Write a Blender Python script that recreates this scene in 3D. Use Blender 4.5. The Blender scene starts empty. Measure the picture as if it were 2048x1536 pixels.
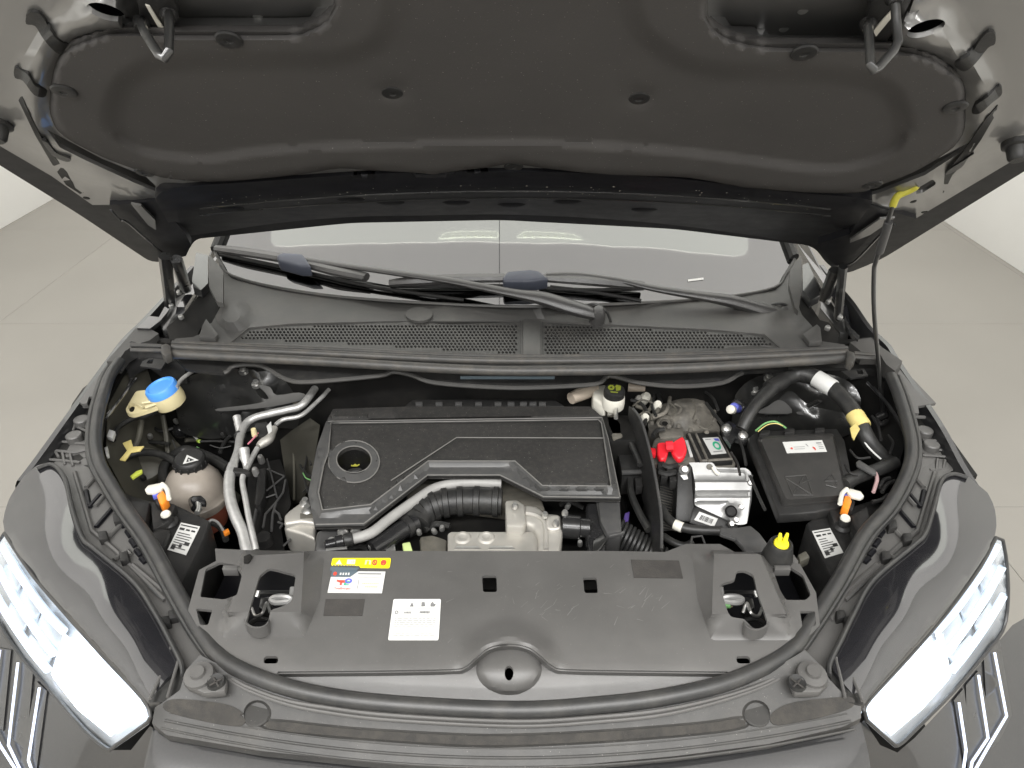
import bpy, bmesh, math, random
import numpy as np
from mathutils import Vector as V, Matrix
from mathutils.geometry import delaunay_2d_cdt
random.seed(7); rng = np.random.default_rng(7)
SC = bpy.context.scene
COL = SC.collection
rad = math.radians
# ---------------------------------------------------------------- camera
F, CX, CY, TH = 1450.0, 1024.0, 768.0, rad(31.6)
CAM = V((0.0, -0.45, 1.80))
cd = bpy.data.cameras.new('camera'); cam = bpy.data.objects.new('camera', cd); COL.objects.link(cam)
cam.location = CAM; cam.rotation_euler = (math.pi/2 - TH, 0, 0)
cd.sensor_width = 36; cd.lens = F/2048*36; cd.clip_start = .05; cd.clip_end = 100
SC.camera = cam
# ---------------------------------------------------------------- world, exposure
w = bpy.data.worlds.new('World'); SC.world = w; w.use_nodes = True
w.node_tree.nodes['Background'].inputs[0].default_value = (1.0, .995, .985, 1)
w.node_tree.nodes['Background'].inputs[1].default_value = 0.42
vs = SC.view_settings; vs.view_transform = 'Standard'; vs.look = 'None'; vs.exposure = 0.0; vs.gamma = 1
SC.cycles.max_bounces = 7; SC.cycles.diffuse_bounces = 4; SC.cycles.glossy_bounces = 4
SC.cycles.transmission_bounces = 6; SC.cycles.transparent_max_bounces = 8
SC.cycles.sample_clamp_indirect = 6; SC.cycles.blur_glossy = .5
SC.cycles.caustics_reflective = False; SC.cycles.caustics_refractive = False
SC.cycles.use_denoising = True
CEIL_E = 1.22      # luminous studio ceiling
for ly in (-1.3, -2.9):                                   # two rows of ceiling tubes in front of the car
    ad = bpy.data.lights.new('ceiling_tube', 'AREA'); ad.shape = 'RECTANGLE'; ad.size = 4.2; ad.size_y = .3; ad.energy = 155; ad.color = (1, .995, .985)
    ao = bpy.data.objects.new('ceiling_tube', ad); COL.objects.link(ao); ao.location = (-.2, ly, 3.36)
# ---------------------------------------------------------------- geometry helpers
cT, sT = math.cos(TH), math.sin(TH)
def ray(px, py):
    u = (px-CX)/F; v = (CY-py)/F
    return V((u, cT+v*sT, -sT+v*cT))
def ZF(f):
    def s(px, py):
        r = ray(px, py); t = (f(px, py)-CAM.z)/r.z
        return CAM + r*t
    return s
def Z(z): return ZF(lambda a, b: z)
def Yp(y):
    def s(px, py):
        r = ray(px, py); return CAM + r*((y-CAM.y)/r.y)
    return s
def PL(p, n):
    p, n = V(p), V(n)
    def s(px, py):
        r = ray(px, py); return CAM + r*((p-CAM).dot(n)/r.dot(n))
    return s
HN = V((0, -.643, -.766)); HP = V((0, 1.046, 1.197))       # bonnet underside plane
def HF(f):
    def s(px, py):
        r = ray(px, py); return CAM + r*((HP+HN*f(px, py)-CAM).dot(HN)/r.dot(HN))
    return s
def H(o=0.0): return HF(lambda a, b: o)
def interp(ctrl, pw=1):
    c = np.array(ctrl, float); xy = c[:, :2]/500.0; z = c[:, 2]; n = len(c)
    d = np.linalg.norm(xy[:, None]-xy[None], axis=2)
    A = np.zeros((n+3, n+3)); A[:n, :n] = d**pw; A[:n, n] = 1; A[:n, n+1:] = xy; A[n, :n] = 1; A[n+1:, :n] = xy.T
    s = np.linalg.lstsq(A, np.r_[z, 0, 0, 0], rcond=None)[0]
    def f(px, py):
        p = np.array((px, py))/500.0
        return float(np.linalg.norm(xy-p, axis=1)**pw @ s[:n] + s[n] + s[n+1:] @ p)
    return f
def ZI(ctrl): return ZF(interp(ctrl))
def spl(pts, closed=False, k=6):
    P = [tuple(map(float, p)) for p in pts]; n = len(P); out = []
    D = len(P[0])
    for i in range(n if closed else n-1):
        if closed: a, b, c, d = P[i-1], P[i], P[(i+1) % n], P[(i+2) % n]
        else: a, b, c, d = P[max(i-1, 0)], P[i], P[i+1], P[min(i+2, n-1)]
        for j in range(k):
            t = j/k
            out.append(tuple(.5*(2*b[m]+(c[m]-a[m])*t+(2*a[m]-5*b[m]+4*c[m]-d[m])*t*t+(3*b[m]-a[m]-3*c[m]+d[m])*t**3) for m in range(D)))
    if not closed: out.append(P[-1])
    return out
def ell(cx, cy, rx, ry=None, n=20, rot=0.0):
    ry = rx if ry is None else ry; c, s = math.cos(rot), math.sin(rot)
    return [(cx+rx*math.cos(a)*c-ry*math.sin(a)*s, cy+rx*math.cos(a)*s+ry*math.sin(a)*c) for a in [2*math.pi*i/n for i in range(n)]]
def rnd(poly, r, k=4):
    """round the corners of a px polygon"""
    out = []; n = len(poly)
    for i in range(n):
        p0, p1, p2 = [np.array(poly[j % n], float) for j in (i-1, i, i+1)]
        a, b = p0-p1, p2-p1; la, lb = np.linalg.norm(a), np.linalg.norm(b)
        q = min(r, la*.45, lb*.45); A = p1+a/la*q; B = p1+b/lb*q
        for j in range(k+1):
            t = j/k; out.append(tuple((1-t)**2*A+2*t*(1-t)*p1+t*t*B))
    return out
def inside(P, poly):
    P = np.atleast_2d(np.array(P, float)); x, y = P[:, 0], P[:, 1]; q = np.array(poly, float); r = np.roll(q, -1, 0)
    res = np.zeros(len(P), bool)
    for (x0, y0), (x1, y1) in zip(q, r):
        if y0 == y1: continue
        c = ((y0 > y) != (y1 > y)) & (x < (x1-x0)*(y-y0)/(y1-y0)+x0); res ^= c
    return res
def sdist(P, poly, closed=True):
    P = np.atleast_2d(np.array(P, float)); q = np.array(poly, float)
    a, b = (q, np.roll(q, -1, 0)) if closed else (q[:-1], q[1:])
    best = np.full(len(P), 1e9)
    for u, v in zip(a, b):
        d = v-u; L = d @ d
        t = np.clip(((P-u) @ d)/(L if L else 1), 0, 1)
        best = np.minimum(best, np.linalg.norm(P-(u+t[:, None]*d), axis=1))
    return best
def in1(x, y, poly):
    c = False; x0, y0 = poly[-1][0], poly[-1][1]
    for p in poly:
        x1, y1 = p[0], p[1]
        if (y0 > y) != (y1 > y) and x < (x1-x0)*(y-y0)/(y1-y0)+x0: c = not c
        x0, y0 = x1, y1
    return c
def d1(x, y, poly, closed=True):
    b = 1e18; n = len(poly)
    for i in range(0 if closed else 1, n):
        ax, ay = poly[i-1][0], poly[i-1][1]; dx, dy = poly[i][0]-ax, poly[i][1]-ay
        L = dx*dx+dy*dy; t = ((x-ax)*dx+(y-ay)*dy)/L if L else 0
        t = 0 if t < 0 else 1 if t > 1 else t
        ex, ey = x-ax-t*dx, y-ay-t*dy; q = ex*ex+ey*ey
        if q < b: b = q
    return math.sqrt(b)
def sgrid(poly, res=4, m=40):
    """signed distance (positive inside) sampled on a grid, read back bilinearly"""
    A = np.array(poly); x0, y0 = A.min(0)-m; x1, y1 = A.max(0)+m
    xs, ys = np.arange(x0, x1+res, res), np.arange(y0, y1+res, res)
    gx, gy = np.meshgrid(xs, ys); P = np.c_[gx.ravel(), gy.ravel()]
    d = sdist(P, poly); d = np.where(inside(P, poly), d, -d).reshape(gx.shape)
    def f(x, y):
        u = min(max((x-x0)/res, 0), len(xs)-1.001); v = min(max((y-y0)/res, 0), len(ys)-1.001)
        i, j = int(u), int(v); a, b = u-i, v-j
        return float((d[j, i]*(1-a)+d[j, i+1]*a)*(1-b)+(d[j+1, i]*(1-a)+d[j+1, i+1]*a)*b)
    return f
def off(poly, d, closed=True):
    """px polyline moved sideways by d"""
    n = len(poly); out = []
    for i in range(n):
        a = np.array(poly[i-1] if (closed or i) else poly[0], float); b = np.array(poly[(i+1) % n] if (closed or i < n-1) else poly[-1], float)
        t = b-a; t /= np.linalg.norm(t)+1e-9; out.append((poly[i][0]-t[1]*d, poly[i][1]+t[0]*d))
    return out
def frustum(T, O):
    """0 outside O, 1 inside T, linear between"""
    def f(px, py):
        if in1(px, py, T): return 1.0
        if not in1(px, py, O): return 0.0
        a, b = d1(px, py, O), d1(px, py, T)
        return a/(a+b+1e-9)
    return f
def sm(a, b, x):
    t = min(1, max(0, (x-a)/(b-a))); return t*t*(3-2*t)
def dens(poly, step, closed=True):
    out = []; n = len(poly)
    for i in range(n if closed else n-1):
        a, b = np.array(poly[i], float), np.array(poly[(i+1) % n], float)
        m = max(1, int(np.linalg.norm(b-a)//step))
        out += [tuple(a+(b-a)*j/m) for j in range(m)]
    if not closed: out.append(tuple(map(float, poly[-1])))
    return out
# ---------------------------------------------------------------- object helpers
def root_of(o):
    while o.parent: o = o.parent
    return o
def thing(name, label, cat, loc, group=None):
    o = bpy.data.objects.new(name, None); COL.objects.link(o); o.location = loc; o.empty_display_size = .05
    o['label'] = label; o['category'] = cat
    if group: o['group'] = group
    return o
def lab(o, label): o['label'] = label; return o
def mk(name, verts, faces, m, parent=None, ang=35, label=None, smooth=True):
    off = root_of(parent).location if parent else V()
    me = bpy.data.meshes.new(name); me.from_pydata([V(v)-off for v in verts], [], faces)
    bm = bmesh.new(); bm.from_mesh(me); bmesh.ops.recalc_face_normals(bm, faces=bm.faces); bm.to_mesh(me); bm.free()
    if m: me.materials.append(m)
    if smooth:
        me.shade_smooth(); me.set_sharp_from_angle(angle=rad(ang))
    o = bpy.data.objects.new(name, me); COL.objects.link(o)
    if parent: o.parent = parent
    if label: o['label'] = label
    return o
def struct(o, kind='structure'): o['kind'] = kind; return o
def sheet(name, outline, surf, m, parent=None, holes=(), step=18, thick=.004, tdir=(0, 0, -1), lines=(), ang=35, label=None, taper=None):
    ol = dens(outline, step); hs = [dens(h, step) for h in holes]
    pts = list(ol); edges = [(i, (i+1) % len(ol)) for i in range(len(ol))]
    for h in hs:
        b = len(pts); pts += h; edges += [(b+i, b+(i+1) % len(h)) for i in range(len(h))]
    for l in lines:
        closed = l[0] == 'c'
        q = dens(l[1:] if closed else l, step, closed)
        b = len(pts); pts += q; edges += [(b+i, b+i+1) for i in range(len(q)-1)]
        if closed: edges.append((b+len(q)-1, b))
    A = np.array(ol); x0, y0 = A.min(0); x1, y1 = A.max(0)
    if step < 400:
        g = []; r = 0; y = y0+step*.5
        while y < y1:
            x = x0+(step*.5 if r % 2 else 0)
            while x < x1: g.append((x, y)); x += step
            y += step*.87; r += 1
        if g:
            g = np.array(g); ok = inside(g, ol) & (sdist(g, ol) > step*.45)
            for h in hs: ok &= ~inside(g, h) & (sdist(g, h) > step*.45)
            for l in lines:
                cl = l[0] == 'c'; ok &= sdist(g, l[1:] if cl else l, cl) > step*.4
            pts += [tuple(p) for p in g[ok]]
    vo, eo, fo = delaunay_2d_cdt([V((p[0], p[1])) for p in pts], edges, [], 0, 1e-4)[:3]
    cen = np.array([[sum(vo[i][0] for i in f)/len(f), sum(vo[i][1] for i in f)/len(f)] for f in fo])
    ok = inside(cen, ol)
    for h in hs: ok &= ~inside(cen, h)
    fo = [f for f, k in zip(fo, ok) if k]
    used = sorted({i for f in fo for i in f}); mp = {i: j for j, i in enumerate(used)}
    fo = [tuple(mp[i] for i in f) for f in fo]
    P = [surf(vo[i][0], vo[i][1]) for i in used]
    n = len(P)
    # orient toward camera
    FF = []
    for f in fo:
        a, b, c = P[f[0]], P[f[1]], P[f[2]]
        FF.append(f if (b-a).cross(c-a).dot(CAM-a) > 0 else tuple(reversed(f)))
    verts = list(P)
    if thick:
        td = V(tdir)*thick
        if taper:
            c = sum(P, V())/n; verts += [p+td+(c-p)*taper for p in P]
        else: verts += [p+td for p in P]
        cnt = {}
        for f in FF:
            for i in range(len(f)):
                e = (f[i], f[(i+1) % len(f)]); cnt[e] = 1
        side = [(b, a, a+n, b+n) for (a, b) in cnt if (b, a) not in cnt]
        FF = FF+side+[tuple(i+n for i in reversed(f)) for f in FF]
    return mk(name, verts, FF, m, parent, ang, label)
def prism(name, outline, surf, depth, m, parent=None, bev=.002, seg=2, label=None, tdir=(0, 0, -1), ang=40, shrink=0.0):
    P = [surf(*p) for p in outline]; n = len(P); d = V(tdir)*depth; c = sum(P, V())/n
    bm = bmesh.new(); a = [bm.verts.new(p) for p in P]; b = [bm.verts.new(p+d+(c-p)*shrink) for p in P]
    bm.faces.new(a); bm.faces.new(list(reversed(b)))
    for i in range(n): bm.faces.new((a[i], b[i], b[(i+1) % n], a[(i+1) % n]))
    bmesh.ops.recalc_face_normals(bm, faces=bm.faces)
    if bev: bmesh.ops.bevel(bm, geom=bm.edges[:], offset=bev, segments=seg, affect='EDGES', profile=.5, clamp_overlap=True)
    return frombm(name, bm, m, parent, ang, label)
def frombm(name, bm, m, parent=None, ang=40, label=None):
    off = root_of(parent).location if parent else V()
    bmesh.ops.translate(bm, vec=-off, verts=bm.verts)
    me = bpy.data.meshes.new(name); bm.to_mesh(me); bm.free()
    if m: me.materials.append(m)
    me.shade_smooth(); me.set_sharp_from_angle(angle=rad(ang))
    o = bpy.data.objects.new(name, me); COL.objects.link(o)
    if parent: o.parent = parent
    if label: o['label'] = label
    return o
def basis(ax, up=None):
    z = V(ax).normalized(); up = V(up) if up else (V((0, 0, 1)) if abs(z.z) < .9 else V((0, 1, 0)))
    x = up.cross(z).normalized(); y = z.cross(x)
    return Matrix((x, y, z)).transposed()
def box(name, c, size, m, parent=None, R=None, bev=.002, seg=2, label=None, add=()):
    bm = bmesh.new()
    for cc, ss in [((0, 0, 0), size)]+list(add):
        g = bmesh.ops.create_cube(bm, size=1)['verts']
        for v in g: v.co = V((v.co.x*ss[0]+cc[0], v.co.y*ss[1]+cc[1], v.co.z*ss[2]+cc[2]))
    if bev: bmesh.ops.bevel(bm, geom=bm.edges[:], offset=bev, segments=seg, affect='EDGES', profile=.5, clamp_overlap=True)
    M = (R.to_4x4() if R else Matrix.Identity(4)); M.translation = V(c)
    bm.transform(M)
    return frombm(name, bm, m, parent, 40, label)
def lathe(name, prof, c, ax, m, parent=None, n=28, sx=1.0, label=None, up=None, ang=35):
    """prof: (radius, height along ax)"""
    B = basis(ax, up); c = V(c); vs_, fs = [], []
    for r, h in prof:
        for i in range(n):
            a = 2*math.pi*i/n
            vs_.append(c+B @ V((r*math.cos(a)*sx, r*math.sin(a), h)))
    for k in range(len(prof)-1):
        for i in range(n):
            j = (i+1) % n; fs.append((k*n+i, k*n+j, (k+1)*n+j, (k+1)*n+i))
    if prof[0][0] > 1e-6: fs.append(tuple(range(n-1, -1, -1)))
    if prof[-1][0] > 1e-6: fs.append(tuple(range((len(prof)-1)*n, len(prof)*n)))
    bm = bmesh.new(); bv = [bm.verts.new(v) for v in vs_]
    for f in fs: bm.faces.new([bv[i] for i in f])
    bmesh.ops.remove_doubles(bm, verts=bm.verts, dist=1e-6)
    bmesh.ops.recalc_face_normals(bm, faces=bm.faces)
    return frombm(name, bm, m, parent, ang, label)
def tube(name, pts, r, m, parent=None, n=10, k=6, smooth=True, closed=False, flat=1.0, label=None, rib=None, up=None, ang=40):
    """sweep; r number or list per control point; rib=(amp, per-section period)"""
    P = [tuple(p) for p in pts]
    rr = list(r) if isinstance(r, (list, tuple)) else [r]*len(P)
    Q = [(*p, q) for p, q in zip(P, rr)]
    if smooth: Q = spl(Q, closed, k)
    C = [V(q[:3]) for q in Q]; R = [q[3] for q in Q]; N = len(C)
    T = []
    for i in range(N):
        if closed: T.append((C[(i+1) % N]-C[i-1]).normalized())
        else: T.append((C[min(i+1, N-1)]-C[max(i-1, 0)]).normalized())
    u = V(up) if up else (V((0, 0, 1)) if abs(T[0].z) < .9 else V((1, 0, 0)))
    nn = (u-T[0]*u.dot(T[0])).normalized()
    vs_, fs = [], []
    for i in range(N):
        nn = (nn-T[i]*nn.dot(T[i])).normalized(); b = T[i].cross(nn)
        q = R[i]
        if rib: q *= 1+rib[0]*(1 if (i//rib[1]) % 2 else -1)
        for j in range(n):
            a = 2*math.pi*j/n
            vs_.append(C[i]+(nn*math.sin(a)+b*math.cos(a)*flat)*q)
    L = N if closed else N-1
    for i in range(L):
        i2 = (i+1) % N
        for j in range(n):
            j2 = (j+1) % n; fs.append((i*n+j, i*n+j2, i2*n+j2, i2*n+j))
    if not closed:
        fs.append(tuple(range(n-1, -1, -1))); fs.append(tuple(range((N-1)*n, N*n)))
    return mk(name, vs_, fs, m, parent, ang, label)
def ptube(name, pts, surf, r, m, parent=None, **k):
    """px points; optional third value overrides the height"""
    return tube(name, [(Z(p[2]) if len(p) > 2 else surf)(p[0], p[1]) for p in pts], r, m, parent, **k)
def loft(name, rows, m, parent=None, label=None, ang=35, thick=0.0, tdir=(0, 0, -1)):
    n = len(rows[0]); vs_ = [V(p) for r in rows for p in r]
    fs = [(i*n+j, i*n+j+1, (i+1)*n+j+1, (i+1)*n+j) for i in range(len(rows)-1) for j in range(n-1)]
    if thick:
        N = len(vs_); d = V(tdir)*thick; vs_ += [v+d for v in vs_]
        cnt = {(f[i], f[(i+1) % 4]) for f in fs for i in range(4)}
        fs = fs+[tuple(i+N for i in reversed(f)) for f in fs]+[(b, a, a+N, b+N) for a, b in cnt if (b, a) not in cnt]
    return mk(name, vs_, fs, m, parent, ang, label)
def dup(o, parent, M):
    """copy of a small part under parent, placed by world matrix M (mesh built round the origin)"""
    c = o.copy(); COL.objects.link(c); c.parent = parent
    L = Matrix.Translation(-root_of(parent).location) if parent else Matrix.Identity(4)
    c.matrix_local = L @ M
    return c
def place(B, c):
    M = B.to_4x4(); M.translation = V(c); return M
def quadmap(corners, surf):
    a, b, c, d = [V((*p, 0)) for p in corners]       # tl tr br bl
    def f(u, v):
        p = (a*(1-u)+b*u)*(1-v)+(d*(1-u)+c*u)*v
        return surf(p.x, p.y)
    return f
def prints(name, q, rects, m, parent, lift=.0006):
    """flat print on a label: polygons in label uv, a hair above its face"""
    vs_, fs = [], []
    nrm = (q(1, 0)-q(0, 0)).cross(q(0, 1)-q(0, 0)).normalized()
    if nrm.dot(CAM-q(.5, .5)) < 0: nrm = -nrm
    for r in rects:
        if len(r) == 4 and not isinstance(r[0], tuple):
            u0, v0, u1, v1 = r; r = [(u0, v0), (u1, v0), (u1, v1), (u0, v1)]
        b = len(vs_); vs_ += [q(*p)+nrm*lift for p in r]; fs.append(tuple(range(b, b+len(r))))
    return mk(name, vs_, fs, m, parent, smooth=False)
def words(name, txt, q, u, v, h, m, parent, lift=.0007, w=None, bold=0.0):
    """lettering laid on a quad map: left end of baseline (u, v), cap height h (fraction of label height), optional width w"""
    cu = bpy.data.curves.new(name, 'FONT'); cu.body = txt; cu.size = 1; cu.resolution_u = 2; cu.offset = bold
    ob = bpy.data.objects.new(name, cu); COL.objects.link(ob)
    bpy.context.view_layer.update()
    me = bpy.data.meshes.new_from_object(ob.evaluated_get(bpy.context.evaluated_depsgraph_get()))
    bpy.data.objects.remove(ob); bpy.data.curves.remove(cu)
    xs = [p.co.x for p in me.vertices] or [0, 1]; W = max(xs)-min(xs) or 1
    eh = (q(0, 1)-q(0, 0)).length; ew = (q(1, 0)-q(0, 0)).length
    sy = h/.7; sx = (w/W) if w else sy*eh/ew
    nrm = (q(1, 0)-q(0, 0)).cross(q(0, 1)-q(0, 0)).normalized()
    if nrm.dot(CAM-q(.5, .5)) < 0: nrm = -nrm
    vs_ = [q(u+(p.co.x-min(xs))*sx, v-p.co.y*sy)+nrm*lift for p in me.vertices]
    fs = [tuple(p.vertices) for p in me.polygons]
    bpy.data.meshes.remove(me)
    return mk(name, vs_, fs, m, parent, smooth=False)
# ---------------------------------------------------------------- materials
def srgb(r, g, b): return tuple(((c/255+.055)/1.055)**2.4 if c > 10 else c/255/12.92 for c in (r, g, b))
def mat(name, c, c2=None, ns=8, rough=.5, metal=0.0, bump=0.0, bs=900, spec=.5, coat=0.0, dust=0.0, dustc=(.22, .2, .17), ior=1.5, rv=.08, ds=25, cr=.03, specks=0.0, anis=None):
    M = bpy.data.materials.new(name); M.use_nodes = True; N = M.node_tree.nodes; L = M.node_tree.links
    b = N['Principled BSDF']; tc = N.new('ShaderNodeTexCoord')
    def noise(s, d=3, r=.55):
        n = N.new('ShaderNodeTexNoise'); n.inputs['Scale'].default_value = s; n.inputs['Detail'].default_value = d; n.inputs['Roughness'].default_value = r
        L.new(tc.outputs['Object'], n.inputs['Vector']); return n
    def ramp(src, a, bb, c0=(0, 0, 0, 1), c1=(1, 1, 1, 1)):
        r = N.new('ShaderNodeValToRGB'); r.color_ramp.elements[0].position = a; r.color_ramp.elements[1].position = bb
        r.color_ramp.elements[0].color = c0; r.color_ramp.elements[1].color = c1
        L.new(src, r.inputs[0]); return r
    c2 = c2 or tuple(x*1.25 for x in c)
    n1 = noise(ns, 5, .6)
    col = ramp(n1.outputs['Fac'], .3, .72, (*c, 1), (*c2, 1)).outputs[0]
    if dust:
        n3 = noise(ds, 8, .7); rr = ramp(n3.outputs['Fac'], .45, .8)
        mx = N.new('ShaderNodeMix'); mx.data_type = 'RGBA'; mu = N.new('ShaderNodeMath'); mu.operation = 'MULTIPLY'; mu.inputs[1].default_value = dust
        L.new(rr.outputs[0], mu.inputs[0]); L.new(mu.outputs[0], mx.inputs[0]); L.new(col, mx.inputs[6]); mx.inputs[7].default_value = (*dustc, 1)
        col = mx.outputs[2]
    if specks:
        n4 = noise(420, 1, .5); rr = ramp(n4.outputs['Fac'], .755, .775)
        mx = N.new('ShaderNodeMix'); mx.data_type = 'RGBA'; mu = N.new('ShaderNodeMath'); mu.operation = 'MULTIPLY'; mu.inputs[1].default_value = specks
        L.new(rr.outputs[0], mu.inputs[0]); L.new(mu.outputs[0], mx.inputs[0]); L.new(col, mx.inputs[6]); mx.inputs[7].default_value = (.5, .48, .44, 1)
        col = mx.outputs[2]
    L.new(col, b.inputs['Base Color'])
    if rv:
        n2 = noise(ns*4, 6, .65); mr = N.new('ShaderNodeMapRange')
        mr.inputs[3].default_value = max(.02, rough-rv); mr.inputs[4].default_value = min(1, rough+rv)
        L.new(n2.outputs['Fac'], mr.inputs[0]); L.new(mr.outputs[0], b.inputs['Roughness'])
    else: b.inputs['Roughness'].default_value = rough
    b.inputs['Metallic'].default_value = metal; b.inputs['Specular IOR Level'].default_value = spec; b.inputs['IOR'].default_value = ior
    b.inputs['Coat Weight'].default_value = coat; b.inputs['Coat Roughness'].default_value = cr
    if bump:
        nb = noise(bs, 4, .6); bp = N.new('ShaderNodeBump'); bp.inputs['Strength'].default_value = bump; bp.inputs['Distance'].default_value = .001
        L.new(nb.outputs['Fac'], bp.inputs['Height']); L.new(bp.outputs[0], b.inputs['Normal'])
    return M
def emis(name, c, s):
    M = bpy.data.materials.new(name); M.use_nodes = True; b = M.node_tree.nodes['Principled BSDF']
    b.inputs['Base Color'].default_value = (*c, 1); b.inputs['Emission Color'].default_value = (*c, 1); b.inputs['Emission Strength'].default_value = s
    return M
m_floor = mat('floor resin', (.255, .242, .22), (.286, .271, .247), ns=1.2, rough=.42, bump=.05, bs=60, spec=.4)
m_wall = mat('white wall', (.84, .835, .81), (.9, .895, .87), ns=.8, rough=.7, bump=.05, bs=20)
m_paint = mat('black paint', (.014, .014, .016), (.017, .017, .019), ns=5, rough=.10, rv=.03, spec=.7, coat=.8, ior=1.6, dust=.3, dustc=(.05, .048, .048), ds=45)
m_metpaint = mat('grey metallic paint', (.024, .024, .025), (.030, .030, .031), ns=300, rough=.34, metal=.45, rv=.05, coat=1, cr=.04, spec=.6)
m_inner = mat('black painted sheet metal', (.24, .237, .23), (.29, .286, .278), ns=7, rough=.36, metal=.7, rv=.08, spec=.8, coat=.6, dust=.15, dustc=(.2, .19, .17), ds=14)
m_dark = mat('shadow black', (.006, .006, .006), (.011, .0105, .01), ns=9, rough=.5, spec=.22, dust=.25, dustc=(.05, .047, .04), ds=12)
m_gloss = mat('gloss black metal', (.014, .014, .014), (.022, .022, .021), ns=6, rough=.3, rv=.1, spec=.9, coat=.5, dust=.12, dustc=(.12, .115, .1), ds=20)
m_under = mat('dull black with shade', (.0045, .0045, .006), (.007, .007, .009), ns=7, rough=.45, rv=.1, spec=.25, dust=.12, dustc=(.04, .039, .038), ds=40)  # dark bay reflection on the rail and shade under openings put into this black
m_pad = mat('felt pad', (.066, .063, .061), (.078, .074, .071), ns=5, rough=.95, rv=0, bump=.55, bs=1400, spec=.15, dust=.18, dustc=(.115, .108, .1), ds=500, specks=.35)
m_plast = mat('grey textured plastic', (.073, .071, .068), (.092, .0895, .086), ns=5, rough=.38, bump=.18, bs=1600, spec=.5, dust=.3, dustc=(.125, .121, .115), ds=13, rv=.12, specks=.12)
m_trim = mat('weathered black trim', (.030, .0292, .0278), (.041, .040, .038), ns=6, rough=.52, bump=.25, bs=900, dust=.45, dustc=(.085, .08, .071), ds=22, specks=.3, rv=.12)
m_cowl = mat('cowl plastic', (.046, .045, .043), (.06, .0585, .056), ns=4, rough=.5, bump=.15, bs=1500, spec=.45, dust=.2, dustc=(.17, .155, .135), ds=10)
m_black = mat('black plastic', (.016, .016, .016), (.022, .0215, .021), ns=9, rough=.42, bump=.2, bs=1100, spec=.32, dust=.3, dustc=(.07, .066, .06), ds=40, specks=.15)
m_blackg = mat('black smooth plastic', (.014, .014, .015), (.02, .02, .02), ns=9, rough=.25, dust=.12, dustc=(.1, .095, .085), ds=40)
m_engine = mat('engine cover plastic', (.023, .0224, .0215), (.031, .030, .0287), ns=10, rough=.62, spec=.35, bump=.7, bs=1300, dust=.3, dustc=(.10, .09, .078), ds=110, specks=.5)
m_engrim = mat('engine cover rim', (.052, .0518, .0515), (.066, .0655, .065), ns=8, rough=.38, bump=.15, bs=1200, dust=.2, ds=60, dustc=(.15, .14, .12))
m_rubber = mat('seal rubber', (.024, .024, .024), (.032, .032, .0315), ns=7, rough=.42, bump=.12, bs=900, spec=.55, dust=.2, dustc=(.15, .14, .12), ds=30)
m_cowlseal = mat('cowl seal rubber', (.042, .041, .039), (.06, .058, .055), ns=9, rough=.5, bump=.12, bs=900, dust=.3, dustc=(.2, .17, .13), ds=30)
m_hose = mat('black rubber hose', (.018, .018, .018), (.026, .026, .025), ns=20, rough=.42, spec=.4, bump=.25, bs=600, dust=.3, dustc=(.09, .085, .075), ds=60)
m_alu = mat('bright aluminium', (.40, .397, .386), (.56, .555, .54), ns=60, rough=.45, metal=.55, rv=.1, bump=.12, bs=500, dust=.25, dustc=(.4, .38, .33), ds=40)
m_cast = mat('cast aluminium', (.42, .405, .37), (.56, .54, .5), ns=25, rough=.5, metal=.55, bump=.35, bs=700, dust=.3, dustc=(.42, .38, .3), ds=50)
m_ecu = mat('die cast case', (.31, .31, .305), (.4, .4, .392), ns=16, rough=.4, metal=.6, bump=.1, bs=600)
m_steel = mat('zinc steel', (.5, .5, .48), (.65, .64, .62), ns=40, rough=.35, metal=.85)
m_greyhose = mat('grey hose', (.27, .265, .255), (.33, .325, .31), ns=40, rough=.5, bump=.15, bs=900)
m_blue = mat('blue cap', (.08, .30, .80), (.10, .35, .86), ns=20, rough=.4, bump=.05)
m_cream = mat('cream plastic', (.62, .54, .31), (.68, .6, .36), ns=20, rough=.45, dust=.2, dustc=(.35, .29, .16), ds=40)
m_tank = mat('translucent tank plastic', (.27, .235, .2), (.36, .32, .275), ns=14, rough=.38, dust=.2, dustc=(.4, .35, .28), ds=30)
m_coolant = mat('brick red coolant', (.22, .065, .04), (.26, .08, .05), ns=10, rough=.35)
m_white = mat('white label', (.56, .56, .54), (.6, .6, .58), ns=20, rough=.5)
m_whitep = mat('white plastic', (.62, .6, .53), (.7, .68, .6), ns=20, rough=.4)
m_orange = mat('orange plastic', (.83, .24, .02), (.9, .28, .03), ns=20, rough=.4)
m_yellow = mat('yellow print', (.86, .74, .01), (.9, .78, .02), ns=20, rough=.45)
m_yplast = mat('yellow plastic', (.85, .72, .02), (.9, .8, .05), ns=20, rough=.4)
m_tape = mat('yellow tape', (.58, .48, .16), (.68, .56, .22), ns=60, rough=.6, bump=.3, bs=300)
m_red = mat('red plastic', (.75, .018, .03), (.85, .03, .045), ns=20, rough=.38)
m_green = mat('green plastic', (.16, .36, .13), (.2, .42, .17), ns=20, rough=.4)
m_ink = mat('grey ink', (.16, .16, .16), (.2, .2, .2), rough=.6)
m_lightink = mat('pale ink', (.2, .2, .2), (.25, .25, .245), rough=.6)
m_blackink = mat('black ink', (.02, .02, .02), (.03, .03, .03), rough=.6)
m_slate = mat('slate print', (.09, .12, .14), (.1, .13, .15), rough=.5)
m_redink = mat('red ink', (.55, .06, .04), (.6, .08, .05), rough=.5)
m_blueink = mat('blue ink', (.1, .12, .5), (.12, .14, .55), rough=.5)
m_greenink = mat('green ink', (.02, .36, .2), (.03, .4, .22), rough=.5)
m_tanink = mat('tan ink', (.55, .48, .34), (.6, .52, .38), rough=.5)
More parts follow.
